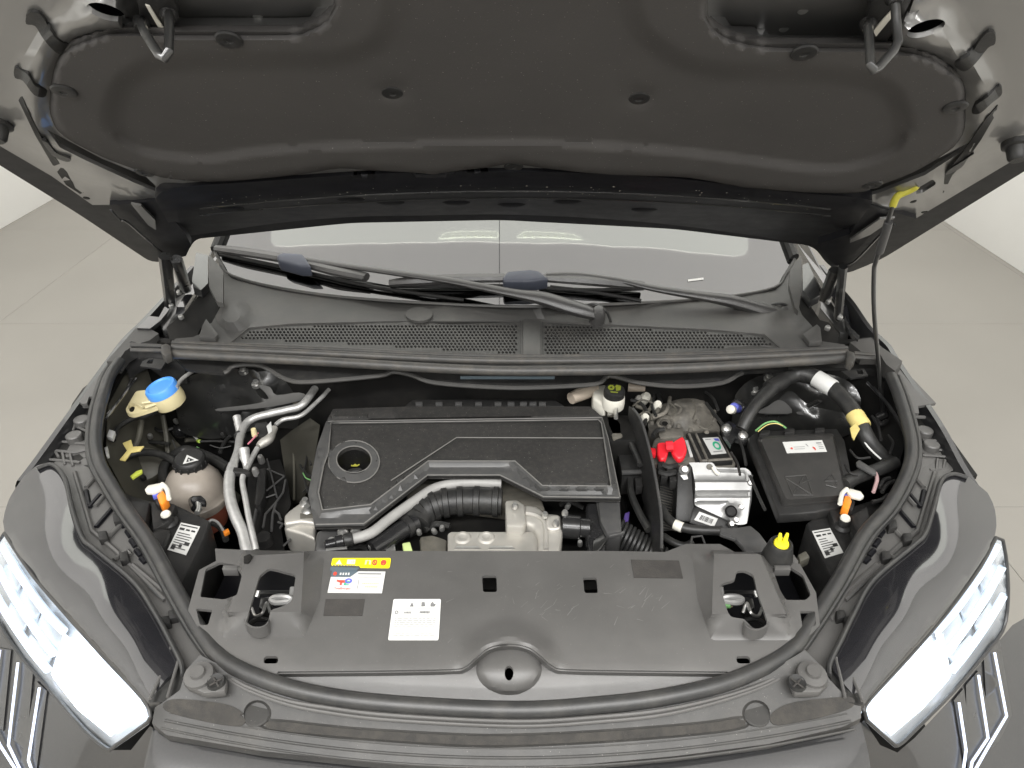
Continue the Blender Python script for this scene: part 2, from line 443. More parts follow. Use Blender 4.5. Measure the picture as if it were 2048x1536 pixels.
m_patch = mat('dark scuffed patch', (.028, .026, .024), (.04, .037, .034), ns=30, rough=.7, bump=.6, bs=500, dust=.4, dustc=(.08, .072, .062), ds=70)
m_chrome = mat('chrome reflector', (.78, .81, .85), (.8, .83, .87), ns=6, rough=.25, metal=.55, rv=0)
m_grime = mat('dusty battery plastic', (.085, .08, .07), (.14, .13, .112), ns=24, rough=.6, dust=.75, dustc=(.3, .275, .23), ds=22, bump=1.0, bs=160)
m_mudcase = mat('weathered engine metal', (.07, .066, .055), (.12, .112, .095), ns=25, rough=.55, dust=.5, dustc=(.2, .18, .14), ds=40, bump=.4, bs=250)
m_olive = mat('dusty inner wing', (.085, .081, .066), (.12, .115, .092), ns=10, rough=.5, dust=.4, dustc=(.12, .11, .08), ds=10)
m_wiper = mat('wiper plastic', (.045, .044, .044), (.06, .058, .056), ns=10, rough=.33, spec=.6)
m_spoiler = mat('wiper adapter plastic', (.05, .056, .075), (.06, .066, .088), ns=10, rough=.4)
m_lamp = emis('headlamp glow', (.88, .94, 1.0), 3.2)
m_lampd = emis('daytime running light', (.72, .8, 1.0), .55)
m_purple = mat('violet plastic', (.1, .06, .25), (.12, .08, .3), rough=.4)
def glassy(name, tint, fac, rough=.02, coat=(1, 1, 1)):
    M = bpy.data.materials.new(name); M.use_nodes = True; N = M.node_tree.nodes; L = M.node_tree.links
    N.remove(N['Principled BSDF']); o = N['Material Output']
    t = N.new('ShaderNodeBsdfTransparent'); t.inputs[0].default_value = (*tint, 1)
    g = N.new('ShaderNodeBsdfGlossy'); g.inputs['Roughness'].default_value = rough; g.inputs[0].default_value = (*coat, 1)
    lw = N.new('ShaderNodeLayerWeight'); lw.inputs[0].default_value = .5
    pw = N.new('ShaderNodeMath'); pw.operation = 'POWER'; pw.inputs[1].default_value = 5; L.new(lw.outputs['Facing'], pw.inputs[0])
    a = N.new('ShaderNodeMath'); a.operation = 'MULTIPLY_ADD'; a.inputs[1].default_value = .9; a.inputs[2].default_value = fac; L.new(pw.outputs[0], a.inputs[0])
    mx = N.new('ShaderNodeMixShader'); L.new(a.outputs[0], mx.inputs[0]); L.new(t.outputs[0], mx.inputs[1]); L.new(g.outputs[0], mx.inputs[2])
    L.new(mx.outputs[0], o.inputs[0]); return M
m_screen = glassy('coated windscreen glass', (.05, .055, .05), .19)
m_lens = glassy('headlamp lens', (.93, .95, .97), .04)
# ---------------------------------------------------------------- the place: floor, walls, luminous ceiling
fl = struct(mk('floor', [(-6, -6, -.006), (6, -6, -.006), (6, 9, -.006), (-6, 9, -.006)], [(0, 1, 2, 3)], m_floor))
T = 1.5; base = None
for i in range(-3, 3):
    for j in range(-1, 5):
        if base is None:
            base = box('floor_tile', (0, 0, -.0025), (T-.0014, T-.0014, .005), m_floor, bev=.0008, seg=1); base.parent = fl; t = base
        else:
            t = base.copy(); COL.objects.link(t)
        t.location = (T*(i+.62), T*(j+.57), 0)
walls = [('wall', box('wall', (-3.76, 2, 1.7), (.1, 14, 3.4), m_wall, bev=.004)), ('wall', box('wall', (3.27, 2, 1.7), (.1, 14, 3.4), m_wall, bev=.004)), ('wall', box('wall', (-.25, 9.1, 1.7), (7.2, .1, 3.4), m_wall, bev=.004))]
for (n, o), l in zip(walls, ('white studio wall to the left of the car', 'white studio wall to the right of the car', 'white studio wall behind the car')): struct(o); o['label'] = l
m_ceil = emis('luminous ceiling', (1.0, .985, .965), CEIL_E)
m_ceil2 = emis('brighter ceiling light', (.985, 1.0, .94), CEIL_E*1.7)
ce = struct(mk('ceiling', [(-3.7, -3.6, 3.4), (3.2, -3.6, 3.4), (3.2, 9, 3.4), (-3.7, 9, 3.4)], [(0, 3, 2, 1)], m_ceil))

m_edge = mat('dusty edge line', (.12, .117, .11), (.16, .155, .145), ns=30, rough=.55)
m_olive2 = mat('dusty dark shield', (.04, .038, .031), (.06, .057, .047), ns=10, rough=.5, spec=.3, dust=.3, dustc=(.09, .085, .065), ds=14)
m_hook = mat('darker yellow plastic', (.5, .46, .05), (.58, .53, .08), ns=40, rough=.45)  # even yellow, darker than the other yellow plastic
# ================================================================ the car
def IMP(f):
    def s(px, py):
        r = ray(px, py); a, b = .4, 5.0
        fa = f(CAM+r*a)
        for _ in range(40):
            m = (a+b)/2; fm = f(CAM+r*m)
            if (fm > 0) == (fa > 0): a = m
            else: b = m
        return CAM+r*a
    return s
def WS(l=0.0): return IMP(lambda p: p.z-l-(1.07+.53*(p.y-1.08-.2*(p.x/.75)**2)))
car = thing('car', 'black car seen from the front with its bonnet propped open', 'car', (0, .9, 0))
# ---- windscreen
wb = spl([(431, 505), (445, 530), (465, 553), (551, 576), (688, 596), (893, 610), (1080, 615), (1308, 606), (1454, 595), (1547, 577), (1570, 550), (1588, 520)], k=4)
B0 = [WS()(*p) for p in wb]
rows = [[V((p.x*(1-.12*t), p.y+.85*t, p.z+.45*t-.03*t*t)) for p in B0] for t in np.linspace(0, 1, 7)]
ws = loft('windscreen', rows, m_screen, car, thick=.005, tdir=(0, .5, -.85))
fr0 = [p+V((0, -.004, .004)) for p in B0]
tube('windscreen_trim', fr0, .0038, m_cowl, ws, smooth=False, n=6)
for s in (0, -1):
    a = rows[0][s]; tube('pillar_trim', [a+V((0, 0, .006))]+[rows[k][s]+V((0, 0, .008)) for k in (2, 4, 6)], .016, m_black, ws, n=8, flat=.7)
wl = quadmap([(1376, 556), (1408, 556), (1408, 564), (1376, 564)], WS(.002))
sheet('paper_slip', [(1376, 559), (1407, 555), (1407, 559), (1376, 563)], WS(.001), m_white, ws, step=900, thick=.0005)
loft('dashboard', [[V((x, 1.25+.2*(x/.75)**2-.05+dy, 1.03+dz)) for x in np.linspace(-.72, .72, 9)] for dy, dz in ((-.1, -.03), (.2, .02), (.6, .0), (.75, -.2))], m_dark, car)
# roof, doors and sides: what a step to the side would show
rt = rows[-1]
loft('roof', [[p for p in rt], [p+V((0, .35, .05)) for p in rt], [p+V((0, 1.3, .0)) for p in rt], [V((p.x*.95, p.y+2.2, p.z-.3)) for p in rt]], m_paint, car, thick=.03)
for sgn in (-1, 1):
    e = [V((sgn*x, y, z)) for x, y, z in ((.80, 1.12, 1.05), (.84, 1.6, 1.06), (.86, 2.4, 1.06), (.80, 3.3, 1.05))]
    d = lab(loft('body_side', [e, [p+V((sgn*.06, 0, -.15)) for p in e], [p+V((sgn*.05, 0, -.7)) for p in e]], m_paint, car, thick=.02, tdir=(-sgn, 0, 0)), ('left' if sgn < 0 else 'right')+' flank of the car behind the wing')
    win = [V((sgn*.80, 1.30, 1.07)), V((sgn*.82, 2.4, 1.08))]; top = [rt[0 if sgn < 0 else -1]+V((0, .0, 0)), rt[0 if sgn < 0 else -1]+V((0, .9, .03))]
    loft('side_window', [win, top], m_screen, d, thick=.004, tdir=(-sgn, 0, 0))
# ---- cowl
wz = lambda x, y, l=0: (x, y, WS()(x, y).z-l)
cc = [(460, 683, 1.045), (1046, 717, 1.038), (1560, 693, 1.045), (700, 695, 1.041), (1342, 705, 1.041), (350, 690, 1.045), (1700, 697, 1.045),
      (496, 652, 1.056), (790, 639, 1.053), (1046, 639, 1.05), (1205, 646, 1.05), (1410, 656, 1.053), (1530, 666, 1.056), (400, 665, 1.055), (1640, 672, 1.055), (1080, 625, 1.05), (790, 627, 1.052), (1300, 628, 1.054),
      wz(431, 505), wz(465, 555), wz(551, 577), wz(688, 597), wz(893, 611), wz(1080, 616), wz(1308, 607), wz(1454, 596), wz(1547, 578), wz(1588, 520), (430, 580, 1.08), (440, 620, 1.06), (1605, 620, 1.06)]
cz = interp(cc)
podL, podR = frustum(ell(462, 628, 19, 17), ell(470, 628, 40, 36)), frustum(ell(1572, 640, 15, 10), ell(1575, 640, 40, 24))
def czf(x, y): return cz(x, y)+.018*podL(x, y)-.010*podR(x, y)-.004*math.exp(-((x-838)**2+(y-632)**2)/500)
LG = [(462, 684), (498, 655), (585, 647), (790, 642), (1042, 641), (1042, 714), (840, 703), (667, 692)]
RG = [(1084, 642), (1205, 648), (1410, 658), (1528, 668), (1560, 695), (1342, 706), (1084, 715)]
co = [(338, 705), (343, 684), (352, 677), (386, 674), (400, 668), (412, 652), (424, 645), (440, 615), (447, 575), (443, 545), (431, 505)] + [(x, y+1) for x, y in wb[4:-6]] + [(1588, 522), (1590, 560), (1592, 600), (1604, 630), (1624, 652), (1640, 682), (1690, 689), (1700, 712), (1380, 728), (1046, 735), (640, 718)]
cowl = sheet('cowl_panel', co, ZF(czf), m_cowl, car, holes=[LG, RG], step=14, thick=.004,
             lines=[['c']+ell(462, 628, 19, 17, 14), ['c']+ell(470, 628, 40, 36, 14), [(470, 650), (585, 644), (790, 636), (1046, 636), (1205, 643), (1410, 653), (1530, 663)]])
def hexes(poly, px=7.6, py=5.8, r=3.15):
    A = np.array(poly); x0, y0 = A.min(0); x1, y1 = A.max(0); out = []; k = 0; y = y0
    while y < y1:
        x = x0+(px/2 if k % 2 else 0)
        while x < x1: out.append((x, y)); x += px
        y += py; k += 1
    out = np.array(out); ok = inside(out, poly) & (sdist(out, poly) > 6.5)
    return [ell(a, b, r, r*.78, 6, rad(30)) for a, b in out[ok]]
for g in (LG, RG):
    sheet('vent_grille', g, ZF(lambda x, y: cz(x, y)-.003), m_trim, cowl, holes=hexes(g), step=2000, thick=.0035)
sheet('vent_tray', [(455, 690), (500, 650), (1046, 636), (1530, 660), (1565, 700), (1046, 720)], ZF(lambda x, y: cz(x, y)-.05), m_dark, cowl, step=60)
prism('centre_rib', [(1046, 638), (1080, 638), (1082, 716), (1046, 716)], ZF(lambda x, y: cz(x, y)+.005), .008, m_cowl, cowl, bev=.0015)
for p in ((680, 701), (1003, 715), (1135, 717), (1353, 711)):
    prism('clip_slot', [(p[0]-13, p[1]-4), (p[0]+13, p[1]-3), (p[0]+13, p[1]+4), (p[0]-13, p[1]+3)], ZF(lambda x, y: cz(x, y)+.004), .004, m_black, cowl, bev=.0006)
sheet('round_cap', ell(838, 628, 27, 14, 20), ZF(lambda x, y: cz(x, y)+.004), m_cowl, cowl, step=10, thick=.006)
for q in ([(398, 672), (405, 650), (412, 637), (436, 668), (430, 675)], [(1606, 668), (1634, 648), (1641, 655), (1644, 682), (1620, 684)]):
    prism('corner_flap', q, ZF(lambda x, y: cz(x, y)+.012), .012, m_cowl, cowl, bev=.001)
for q in ([(418, 508), (426, 517), (446, 542), (446, 606), (434, 603), (418, 572)], [(1590, 525), (1603, 513), (1604, 575), (1597, 622), (1590, 615), (1578, 570), (1580, 540)]):
    sheet('pillar_cover', q, ZF(lambda x, y: 1.10+(600-y)*.0004), m_cowl, cowl, step=14, thick=.012)
for q in ([(392, 505), (416, 510), (416, 566), (402, 580), (386, 574), (384, 560)], [(1605, 530), (1616, 525), (1632, 560), (1640, 590), (1622, 600), (1606, 580)]):
    sheet('pillar_panel', q, ZF(lambda x, y: 1.085+(600-y)*.0004), m_metpaint, car, step=20, thick=.02)
for q in ([(417, 568), (443, 612), (436, 645), (402, 655), (392, 676), (340, 680), (333, 655), (372, 622)], [(1598, 590), (1610, 595), (1640, 640), (1658, 645), (1678, 668), (1676, 690), (1642, 690), (1604, 640)]):
    sheet('cowl_side', q, ZF(lambda x, y: 1.05+(640-y)*.0005), m_dark, car, step=20, thick=.05)
for p, r in (((402, 552), 7), ((358, 585), 6), ((343, 612), 6), ((362, 634), 7), ((1622, 590), 9), ((1656, 603), 6), ((1680, 635), 7), ((1655, 656), 6)):
    lathe('hinge_bolt', [(0, .006), (.004, .006), (.006, .003), (.006, -.004)], Z(1.06)(*p), (0, -.3, 1), m_steel, car, n=10)
# metallic strips shaped as the paint highlights between wing and cowl
for q in ([(274, 656), (299, 632), (318, 634), (330, 612), (345, 590), (348, 598), (336, 622), (322, 640), (300, 657)], [(1690, 632), (1702, 655), (1720, 672), (1716, 680), (1704, 668), (1694, 655)]):
    sheet('wing_highlight', q, ZF(lambda x, y: 1.04), m_metpaint, car, step=20, thick=.01)
# ---- double cowl seal
us = [(345, 694), (640, 707), (900, 719), (1080, 722), (1380, 718), (1695, 705)]
ls = [(340, 708), (640, 723), (900, 738), (1080, 742), (1380, 736), (1700, 716)]
cs = ptube('cowl_seal', us, Z(1.056), .0075, m_cowlseal, car, n=12, k=8)
ptube('lower_lobe', ls, Z(1.05), .0102, m_cowlseal, cs, n=12, k=8)
ptube('seal_lip', [(x, y-10) for x, y in us], Z(1.05), .004, m_cowlseal, cs, n=8, k=8)
for q in ([(322, 690), (332, 686), (340, 690), (342, 706), (330, 712), (322, 704)], [(1694, 700), (1708, 704), (1712, 716), (1704, 726), (1694, 720)]):
    prism('seal_clip', q, Z(1.066), .02, m_cowlseal, cs, bev=.002)
for a in ([(262, 690), (325, 692)], [(262, 700), (325, 701)], [(1708, 706), (1752, 709)], [(1708, 714), (1752, 717)]):
    ptube('end_rail', a, Z(1.055), .0045, m_cowlseal, cs, smooth=False, n=8)
# ---- plenum lip and bulkhead
lip = spl([(372, 738), (400, 742), (448, 746), (469, 732), (523, 732), (571, 758), (619, 764), (756, 752), (787, 744), (824, 751), (872, 766), (995, 775), (1080, 775), (1191, 768), (1219, 752), (1280, 766), (1359, 773), (1444, 766), (1485, 746), (1540, 742), (1700, 735)], k=4)
lipz = ZF(lambda x, y: 1.02-(y-720)*.0004)
sheet('plenum_edge', [(350, 716), (1060, 745), (1700, 722)]+lip[::-1], lipz, m_black, car, step=30, thick=.006)
tube('plenum_bead', [lipz(*p) for p in lip[8:-8]], .005, m_cowl, car, smooth=False, n=7)
box('heat_label', lipz(1015, 757), (.20, .004, .012), m_slate, car, bev=.001)
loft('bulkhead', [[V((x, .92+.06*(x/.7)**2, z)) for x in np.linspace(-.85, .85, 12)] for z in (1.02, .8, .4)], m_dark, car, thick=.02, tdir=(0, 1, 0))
# ---- bay seal (U shape)
seal = [(240, 722, 1.03), (220, 752, 1.025), (207, 790, 1.02), (197, 830, 1.0), (192, 880, .985), (199, 925, .975), (222, 968, .965), (255, 1022, .96), (300, 1085, .955), (352, 1180, .95), (404, 1268, .948), (450, 1322, .947), (535, 1362, .947), (640, 1390, .946), (785, 1408, .945), (1030, 1420, .945), (1200, 1410, .945), (1330, 1394, .946), (1460, 1363, .947), (1570, 1310, .948), (1618, 1252, .95), (1680, 1155, .955), (1728, 1070, .96), (1780, 1010, .965), (1816, 940, .975), (1822, 890, .985), (1812, 840, 1.0), (1797, 790, 1.02), (1782, 752, 1.03)]
bs_ = ptube('bay_seal', seal, None, .0112, m_rubber, car, n=14, k=6)
ptube('seal_carrier', [(x+(-13 if x < 620 else 13 if x > 1400 else 0), y+(4 if 700 < x < 1300 else 3)+(12 if 500 < x < 1500 else 0), z-.012) for x, y, z in seal], None, .0085, m_rubber, bs_, n=8, k=6)
for r_, dy in ((.0032, 0), (.0024, 9)):
    ptube('carrier_edge', [(x, y+dy*(1 if 600 < x < 1450 else .7), .940) for x, y in ((424, 1318), (472, 1362), (560, 1398), (650, 1415), (785, 1431), (1030, 1443), (1200, 1434), (1340, 1418), (1480, 1384), (1568, 1346), (1606, 1306))], None, r_, m_plast, bs_, n=8, k=8)
# ---- inner bay
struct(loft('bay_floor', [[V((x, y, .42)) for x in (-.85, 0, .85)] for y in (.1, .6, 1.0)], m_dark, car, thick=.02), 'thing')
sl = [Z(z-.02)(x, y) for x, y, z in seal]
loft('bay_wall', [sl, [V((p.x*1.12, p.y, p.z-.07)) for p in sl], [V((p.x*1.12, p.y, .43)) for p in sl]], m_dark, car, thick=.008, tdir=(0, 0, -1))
iw = sheet('inner_wing', [(215, 800), (235, 742), (330, 735), (420, 760), (470, 830), (500, 960), (470, 1010), (330, 1030), (250, 985), (212, 915)],
      ZI([(215, 800, .95), (235, 742, .97), (340, 735, .93), (420, 760, .88), (470, 830, .74), (500, 960, .6), (470, 1010, .58), (330, 1030, .72), (250, 985, .84), (212, 915, .92), (330, 830, .8), (330, 900, .74), (420, 900, .68), (250, 860, .88)]), m_olive, car, step=24, thick=.01)
lab(iw, 'dusty inner wing on the washer filler side')
for a in ([(325, 830), (332, 870), (338, 930)], [(283, 842), (276, 880), (262, 905)], [(370, 880), (440, 878), (478, 884)], [(218, 925), (240, 905), (275, 900), (310, 915)]):
    ptube('wing_rib', a, ZI([(215, 800, .97), (330, 830, .83), (330, 900, .77), (420, 900, .71), (250, 860, .91), (470, 830, .78), (500, 960, .65)]), .006, m_olive, iw, n=8)
lab(sheet('inner_wing', [(1470, 800), (1540, 742), (1700, 735), (1790, 770), (1812, 880), (1790, 960), (1700, 1010), (1560, 960), (1500, 900)],
      ZI([(1470, 800, .8), (1540, 742, .9), (1700, 735, .97), (1790, 770, .97), (1812, 880, .93), (1790, 960, .9), (1700, 1010, .72), (1560, 960, .65), (1500, 900, .65), (1650, 860, .78)]), m_dark, car, step=24, thick=.01), 'black inner wing on the fuse box side')
def tower(outline, zc, bolts, lines, label):
    t = sheet('strut_tower', spl(outline, True, 4), ZI(zc), m_gloss, car, step=14, thick=.06, tdir=(0, -.2, -1), ang=60)
    lab(t, label)
    for b in bolts: lathe('bolt', [(0, .012), (.0055, .012), (.0065, .009), (.0065, .004), (.011, .003), (.011, -.004)], ZI(zc)(*b), (0, -.2, 1), m_steel, t, n=12)
    for l in lines: ptube('pressed_edge', l, ZI(zc), .006, m_gloss, t, n=8)
tower([(352, 812), (358, 770), (400, 745), (470, 738), (560, 746), (612, 772), (612, 798), (590, 809), (540, 808), (480, 817), (430, 829), (392, 828)],
      [(372, 805, .89), (378, 775, .93), (430, 748, .965), (520, 742, .965), (600, 790, .90), (560, 806, .88), (480, 814, .87), (440, 826, .86), (400, 820, .86), (450, 785, .925), (490, 790, .88), (520, 775, .94), (540, 795, .91), (430, 800, .90)],
      [(513, 769), (487, 742)], [[(395, 815), (440, 818), (500, 812), (560, 797), (590, 796)]], 'glossy black strut tower on the washer filler side')
tf = [V(p) for p in ()]
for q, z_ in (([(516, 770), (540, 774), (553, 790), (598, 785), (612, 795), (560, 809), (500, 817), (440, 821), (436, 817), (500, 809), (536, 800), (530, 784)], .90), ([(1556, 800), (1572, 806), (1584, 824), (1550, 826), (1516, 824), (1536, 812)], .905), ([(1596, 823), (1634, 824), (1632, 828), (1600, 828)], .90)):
    sheet('tower_highlight', spl(q, True, 3), ZF(lambda x, y: z_+.0012*(812-y)+.004), m_inner, car, step=8, thick=.002)  # paler metal strips stand in for bright highlights on the towers
tower([(1468, 800), (1500, 760), (1560, 745), (1640, 745), (1700, 765), (1722, 805), (1690, 826), (1640, 830), (1560, 826), (1500, 836)],
      [(1468, 800, .9), (1500, 760, .96), (1560, 745, .97), (1640, 745, .97), (1700, 765, .95), (1722, 805, .92), (1690, 826, .88), (1640, 830, .875), (1560, 826, .875), (1500, 836, .86), (1560, 790, .92), (1580, 812, .88), (1640, 790, .945), (1600, 770, .95)],
      [(1509, 782), (1536, 755)], [[(1505, 828), (1560, 826), (1600, 828), (1650, 826)], [(1600, 818), (1625, 808), (1640, 800)]], 'glossy black strut tower behind the fuse box')
# plates, bars at the rear corners of the bay
for q, h in (([(285, 722), (300, 716), (335, 720), (322, 738), (280, 732)], [(297, 720), (307, 718), (305, 727), (293, 727)]), ([(1682, 742), (1728, 737), (1736, 750), (1702, 757)], [(1712, 739), (1724, 739), (1728, 748), (1716, 748)])):
    sheet('corner_plate', q, Z(1.015), m_black, car, holes=[h], step=20, thick=.004)
for q in ([(240, 700), (262, 682), (330, 700), (372, 715), (370, 745), (335, 745), (290, 712), (262, 728), (255, 745)], [(1660, 725), (1712, 722), (1750, 705), (1776, 720), (1790, 750), (1770, 760), (1745, 735), (1700, 735), (1690, 745)]):
    sheet('corner_bracket', q, ZF(lambda x, y: 1.0-(y-720)*.001), m_black, car, step=20, thick=.03)
for a in ([(262, 758), (250, 785), (215, 830)], [(272, 757), (240, 800), (212, 838)], [(1735, 765), (1775, 810), (1800, 850)], [(1748, 775), (1785, 820), (1806, 862)]):
    ptube('stay_bar', a, Z(.985), .0028, m_metpaint, car, n=7)
# ---- wipers
def wiper(lbl, arm, ra, blade, rub, conn, piv):
    t = tube('wiper', [WS(l)(x, y) for x, y, l in arm], ra, m_wiper, car, n=10, k=6, flat=1.3, label=lbl)
    for b in blade: tube('blade', [WS(l)(x, y) for x, y, l in b], [.009]+[.0115]*(len(b)-2)+[.0105], m_wiper, t, n=8, k=5, flat=1.2)
    for b in rub: tube('blade_rubber', [WS(.012)(x, y) for x, y in b], .0048, m_dark, t, n=6, k=4)
    c = conn; prism('adapter', c, WS(.052), .032, m_spoiler, t, bev=.006, seg=3, tdir=(0, .2, -1))
    lathe('pivot_cap', [(0, .018), (.010, .016), (.016, .008), (.018, -.004), (.018, -.03)], WS(.036)(*piv), (0, -.4, 1), m_wiper, t, n=18)
    return t
wiper('long wiper reaching from the cowl middle to the left of the windscreen', [(612, 520, .035), (705, 534, .035), (790, 546, .038), (900, 562, .042), (1029, 587, .045), (1085, 597, .045), (1150, 617, .04), (1198, 630, .03)], [.006, .006, .0068, .008, .0105, .0155, .0165, .013],
      [[(433, 497, .02), (480, 503, .026), (551, 514, .03), (600, 524, .03)], [(600, 524, .03), (660, 540, .03), (722, 552, .025), (733, 555, .025)]],
      [[(440, 508), (551, 531), (633, 549), (722, 569), (869, 592), (927, 600)]], [(552, 510), (566, 503), (604, 506), (611, 514), (622, 532), (600, 532), (556, 520)], (1196, 627))
wiper('short wiper pivoted at the right end of the cowl', [(1092, 550, .035), (1154, 549, .036), (1239, 561, .036), (1308, 577, .04), (1400, 592, .045), (1465, 603, .045), (1530, 622, .04), (1570, 634, .03)], [.005, .005, .006, .0075, .0105, .0145, .015, .012],
      [[(780, 566, .02), (830, 562, .026), (930, 557, .03), (1010, 556, .03)], [(1080, 556, .03), (1180, 562, .03), (1270, 570, .025), (1288, 572, .025)]],
      [[(785, 572), (900, 572), (1000, 572), (1171, 580), (1285, 577)], [(1100, 574), (1200, 586), (1282, 602)]], [(1005, 553), (1015, 541), (1060, 537), (1078, 540), (1098, 556), (1060, 562), (1006, 562)], (1568, 628))
# washer hoses arching at the pivots
tube('washer_hose', [WS(l)(x, y) for x, y, l in ((1165, 614, .03), (1190, 608, .05), (1212, 622, .04), (1222, 645, .01))], .0032, m_hose, car, n=7)
tube('washer_hose', [WS(l)(x, y) for x, y, l in ((1530, 615, .02), (1560, 607, .05), (1588, 620, .04), (1608, 655, .01))], .0032, m_hose, car, n=7)
# ---- wings: painted outer strip, black gutter and the plastic rail under the bonnet edge
wings = []
for sgn, outer, gut, lbl in ((-1, [(30, 962), (64, 918), (128, 830), (215, 711), (245, 674), (280, 640), (330, 586), (378, 532)], 15, 'left wing strip beside the bay'),
                        (1, [(1962, 972), (1932, 925), (1888, 845), (1806, 725), (1784, 690), (1747, 655), (1712, 605), (1678, 565), (1650, 530)], 15, 'right wing strip beside the bay')):
    zz = [.955, .965, .985, 1.015, 1.022, 1.03, 1.04, 1.05, 1.055][:len(outer)]
    P = [Z(z)(*p) for p, z in zip(outer, zz)]; P = [V(p) for p in spl([tuple(p) for p in P], k=4)]
    wg = loft('wing', [[p+V((-sgn*.028, 0, -.045)) for p in P], [p+V((-sgn*.017, 0, -.012)) for p in P], [p+V((-sgn*.014, 0, .0)) for p in P], [p+V((-sgn*.004, 0, .001)) for p in P], [p+V((sgn*.004, 0, -.012)) for p in P], [p+V((sgn*.02, 0, -.10)) for p in P], [p+V((sgn*.03, .0, -.25)) for p in P], [V((p.x*.98, p.y, .35)) for p in P]], m_metpaint, car, label=lbl)
    wings.append(wg)
def gut(poly, label): lab(sheet('wing_gutter', poly, ZF(lambda x, y: .99-(y-730)*.00022), m_dark, car, step=40, thick=.01), label)
gut([(70, 940), (150, 815), (222, 722), (250, 735), (215, 800), (200, 900), (215, 960), (150, 960)], 'black gutter along the left wing')
gut([(1955, 950), (1880, 845), (1800, 722), (1775, 735), (1800, 800), (1820, 900), (1810, 960), (1870, 965)], 'black gutter along the right wing')
def rails(top, slot, bar, pad, pads, ribs, lbl):
    r = sheet('wing_rail', top, ZF(lambda x, y: 1.012-(y-730)*.00022), m_plast, car, holes=[slot], step=20, thick=.006, label=lbl)
    s_ = ZF(lambda x, y: .997-(y-730)*.00022)
    ptube('cross_bar', bar, s_, .004, m_plast, r, smooth=False, n=8)
    for a, b in pads: lathe('round_pad', [(0, .004), (.0135, .004), (.015, .002), (.015, -.012)], s_(a, b), (0, 0, 1), m_plast, r, n=20)
    for l in ribs: ptube('rib', l, ZF(lambda x, y: .992-(y-730)*.00022), .0028, m_plast, r, smooth=False, n=6)
    sheet('rail_end', pad, ZF(lambda x, y: .99-(y-730)*.00022), m_plast, r, step=20, thick=.006)
rails([(158, 803), (215, 727), (222, 730), (210, 770), (205, 792), (178, 793), (174, 806), (164, 808)], [(206, 742), (214, 742), (210, 751), (206, 751)], [(158, 814), (196, 812)],
      [(128, 912), (140, 890), (170, 880), (176, 898), (190, 872), (200, 900), (205, 925), (160, 932)], [(163, 840), (148, 872)],
      [[(158, 818), (140, 838), (95, 912)], [(130, 850), (170, 852)], [(135, 842), (172, 862), (190, 860)], [(118, 868), (140, 876)], [(110, 882), (180, 888)], [(100, 900), (150, 905), (190, 895)], [(150, 850), (146, 862)], [(172, 850), (180, 880)], [(105, 893), (118, 915)], [(125, 905), (130, 930)], [(140, 908), (146, 932)], [(92, 918), (160, 925)]],
      'grey plastic rail along the left wing')
rails([(1872, 806), (1800, 730), (1790, 733), (1802, 770), (1812, 812), (1820, 826), (1838, 826), (1836, 812)], [(1803, 765), (1809, 765), (1809, 772), (1803, 772)], [(1823, 834), (1856, 835)],
      [(1888, 925), (1882, 905), (1850, 890), (1838, 905), (1830, 885), (1822, 912), (1815, 935), (1860, 945)], [(1850, 862), (1863, 890)],
      [[(1856, 838), (1870, 850), (1925, 930)], [(1840, 868), (1880, 870)], [(1845, 880), (1890, 882)], [(1870, 900), (1905, 900)], [(1845, 910), (1915, 915)], [(1880, 872), (1876, 900)], [(1890, 920), (1886, 940)], [(1875, 918), (1872, 945)], [(1860, 940), (1930, 940)], [(1905, 905), (1912, 930)]],
      'grey plastic rail along the right wing')
for q, l in (([(213, 723), (272, 655), (297, 656), (317, 667), (300, 680), (270, 690), (250, 702), (236, 722)], 'grey cap on the left wing beside the hinge'), ([(1700, 685), (1712, 680), (1742, 675), (1765, 695), (1805, 722), (1790, 742), (1772, 728), (1758, 705), (1725, 705)], 'grey cap on the right wing beside the hinge')):
    sheet('wing_cap', q, ZF(lambda x, y: 1.035), m_cowl, car, step=20, thick=.03, label=l)
# ---- bonnet hinges
def hinge(a, b, base, lbl):
    h = prism('bonnet_hinge', base, Z(1.03), .06, m_gloss, car, bev=.004, label=lbl)
    for (p, q, z0, z1) in (a, b):
        P, Q = Z(z0)(*p), H(.012)(*q)
        tube('hinge_arm', [P, (P*.5+Q*.5), Q], .0095, m_gloss, h, n=8, smooth=False, flat=1.4)
hinge(((341, 610), (330, 512), 1.05, 0), ((372, 580), (352, 518), 1.06, 0), [(318, 640), (345, 600), (385, 575), (395, 590), (370, 625), (350, 655), (325, 660)], 'left bonnet hinge')
hinge(((1676, 636), (1686, 532), 1.05, 0), ((1648, 598), (1670, 540), 1.06, 0), [(1640, 590), (1660, 600), (1690, 640), (1700, 665), (1680, 665), (1660, 640), (1640, 615)], 'right bonnet hinge')

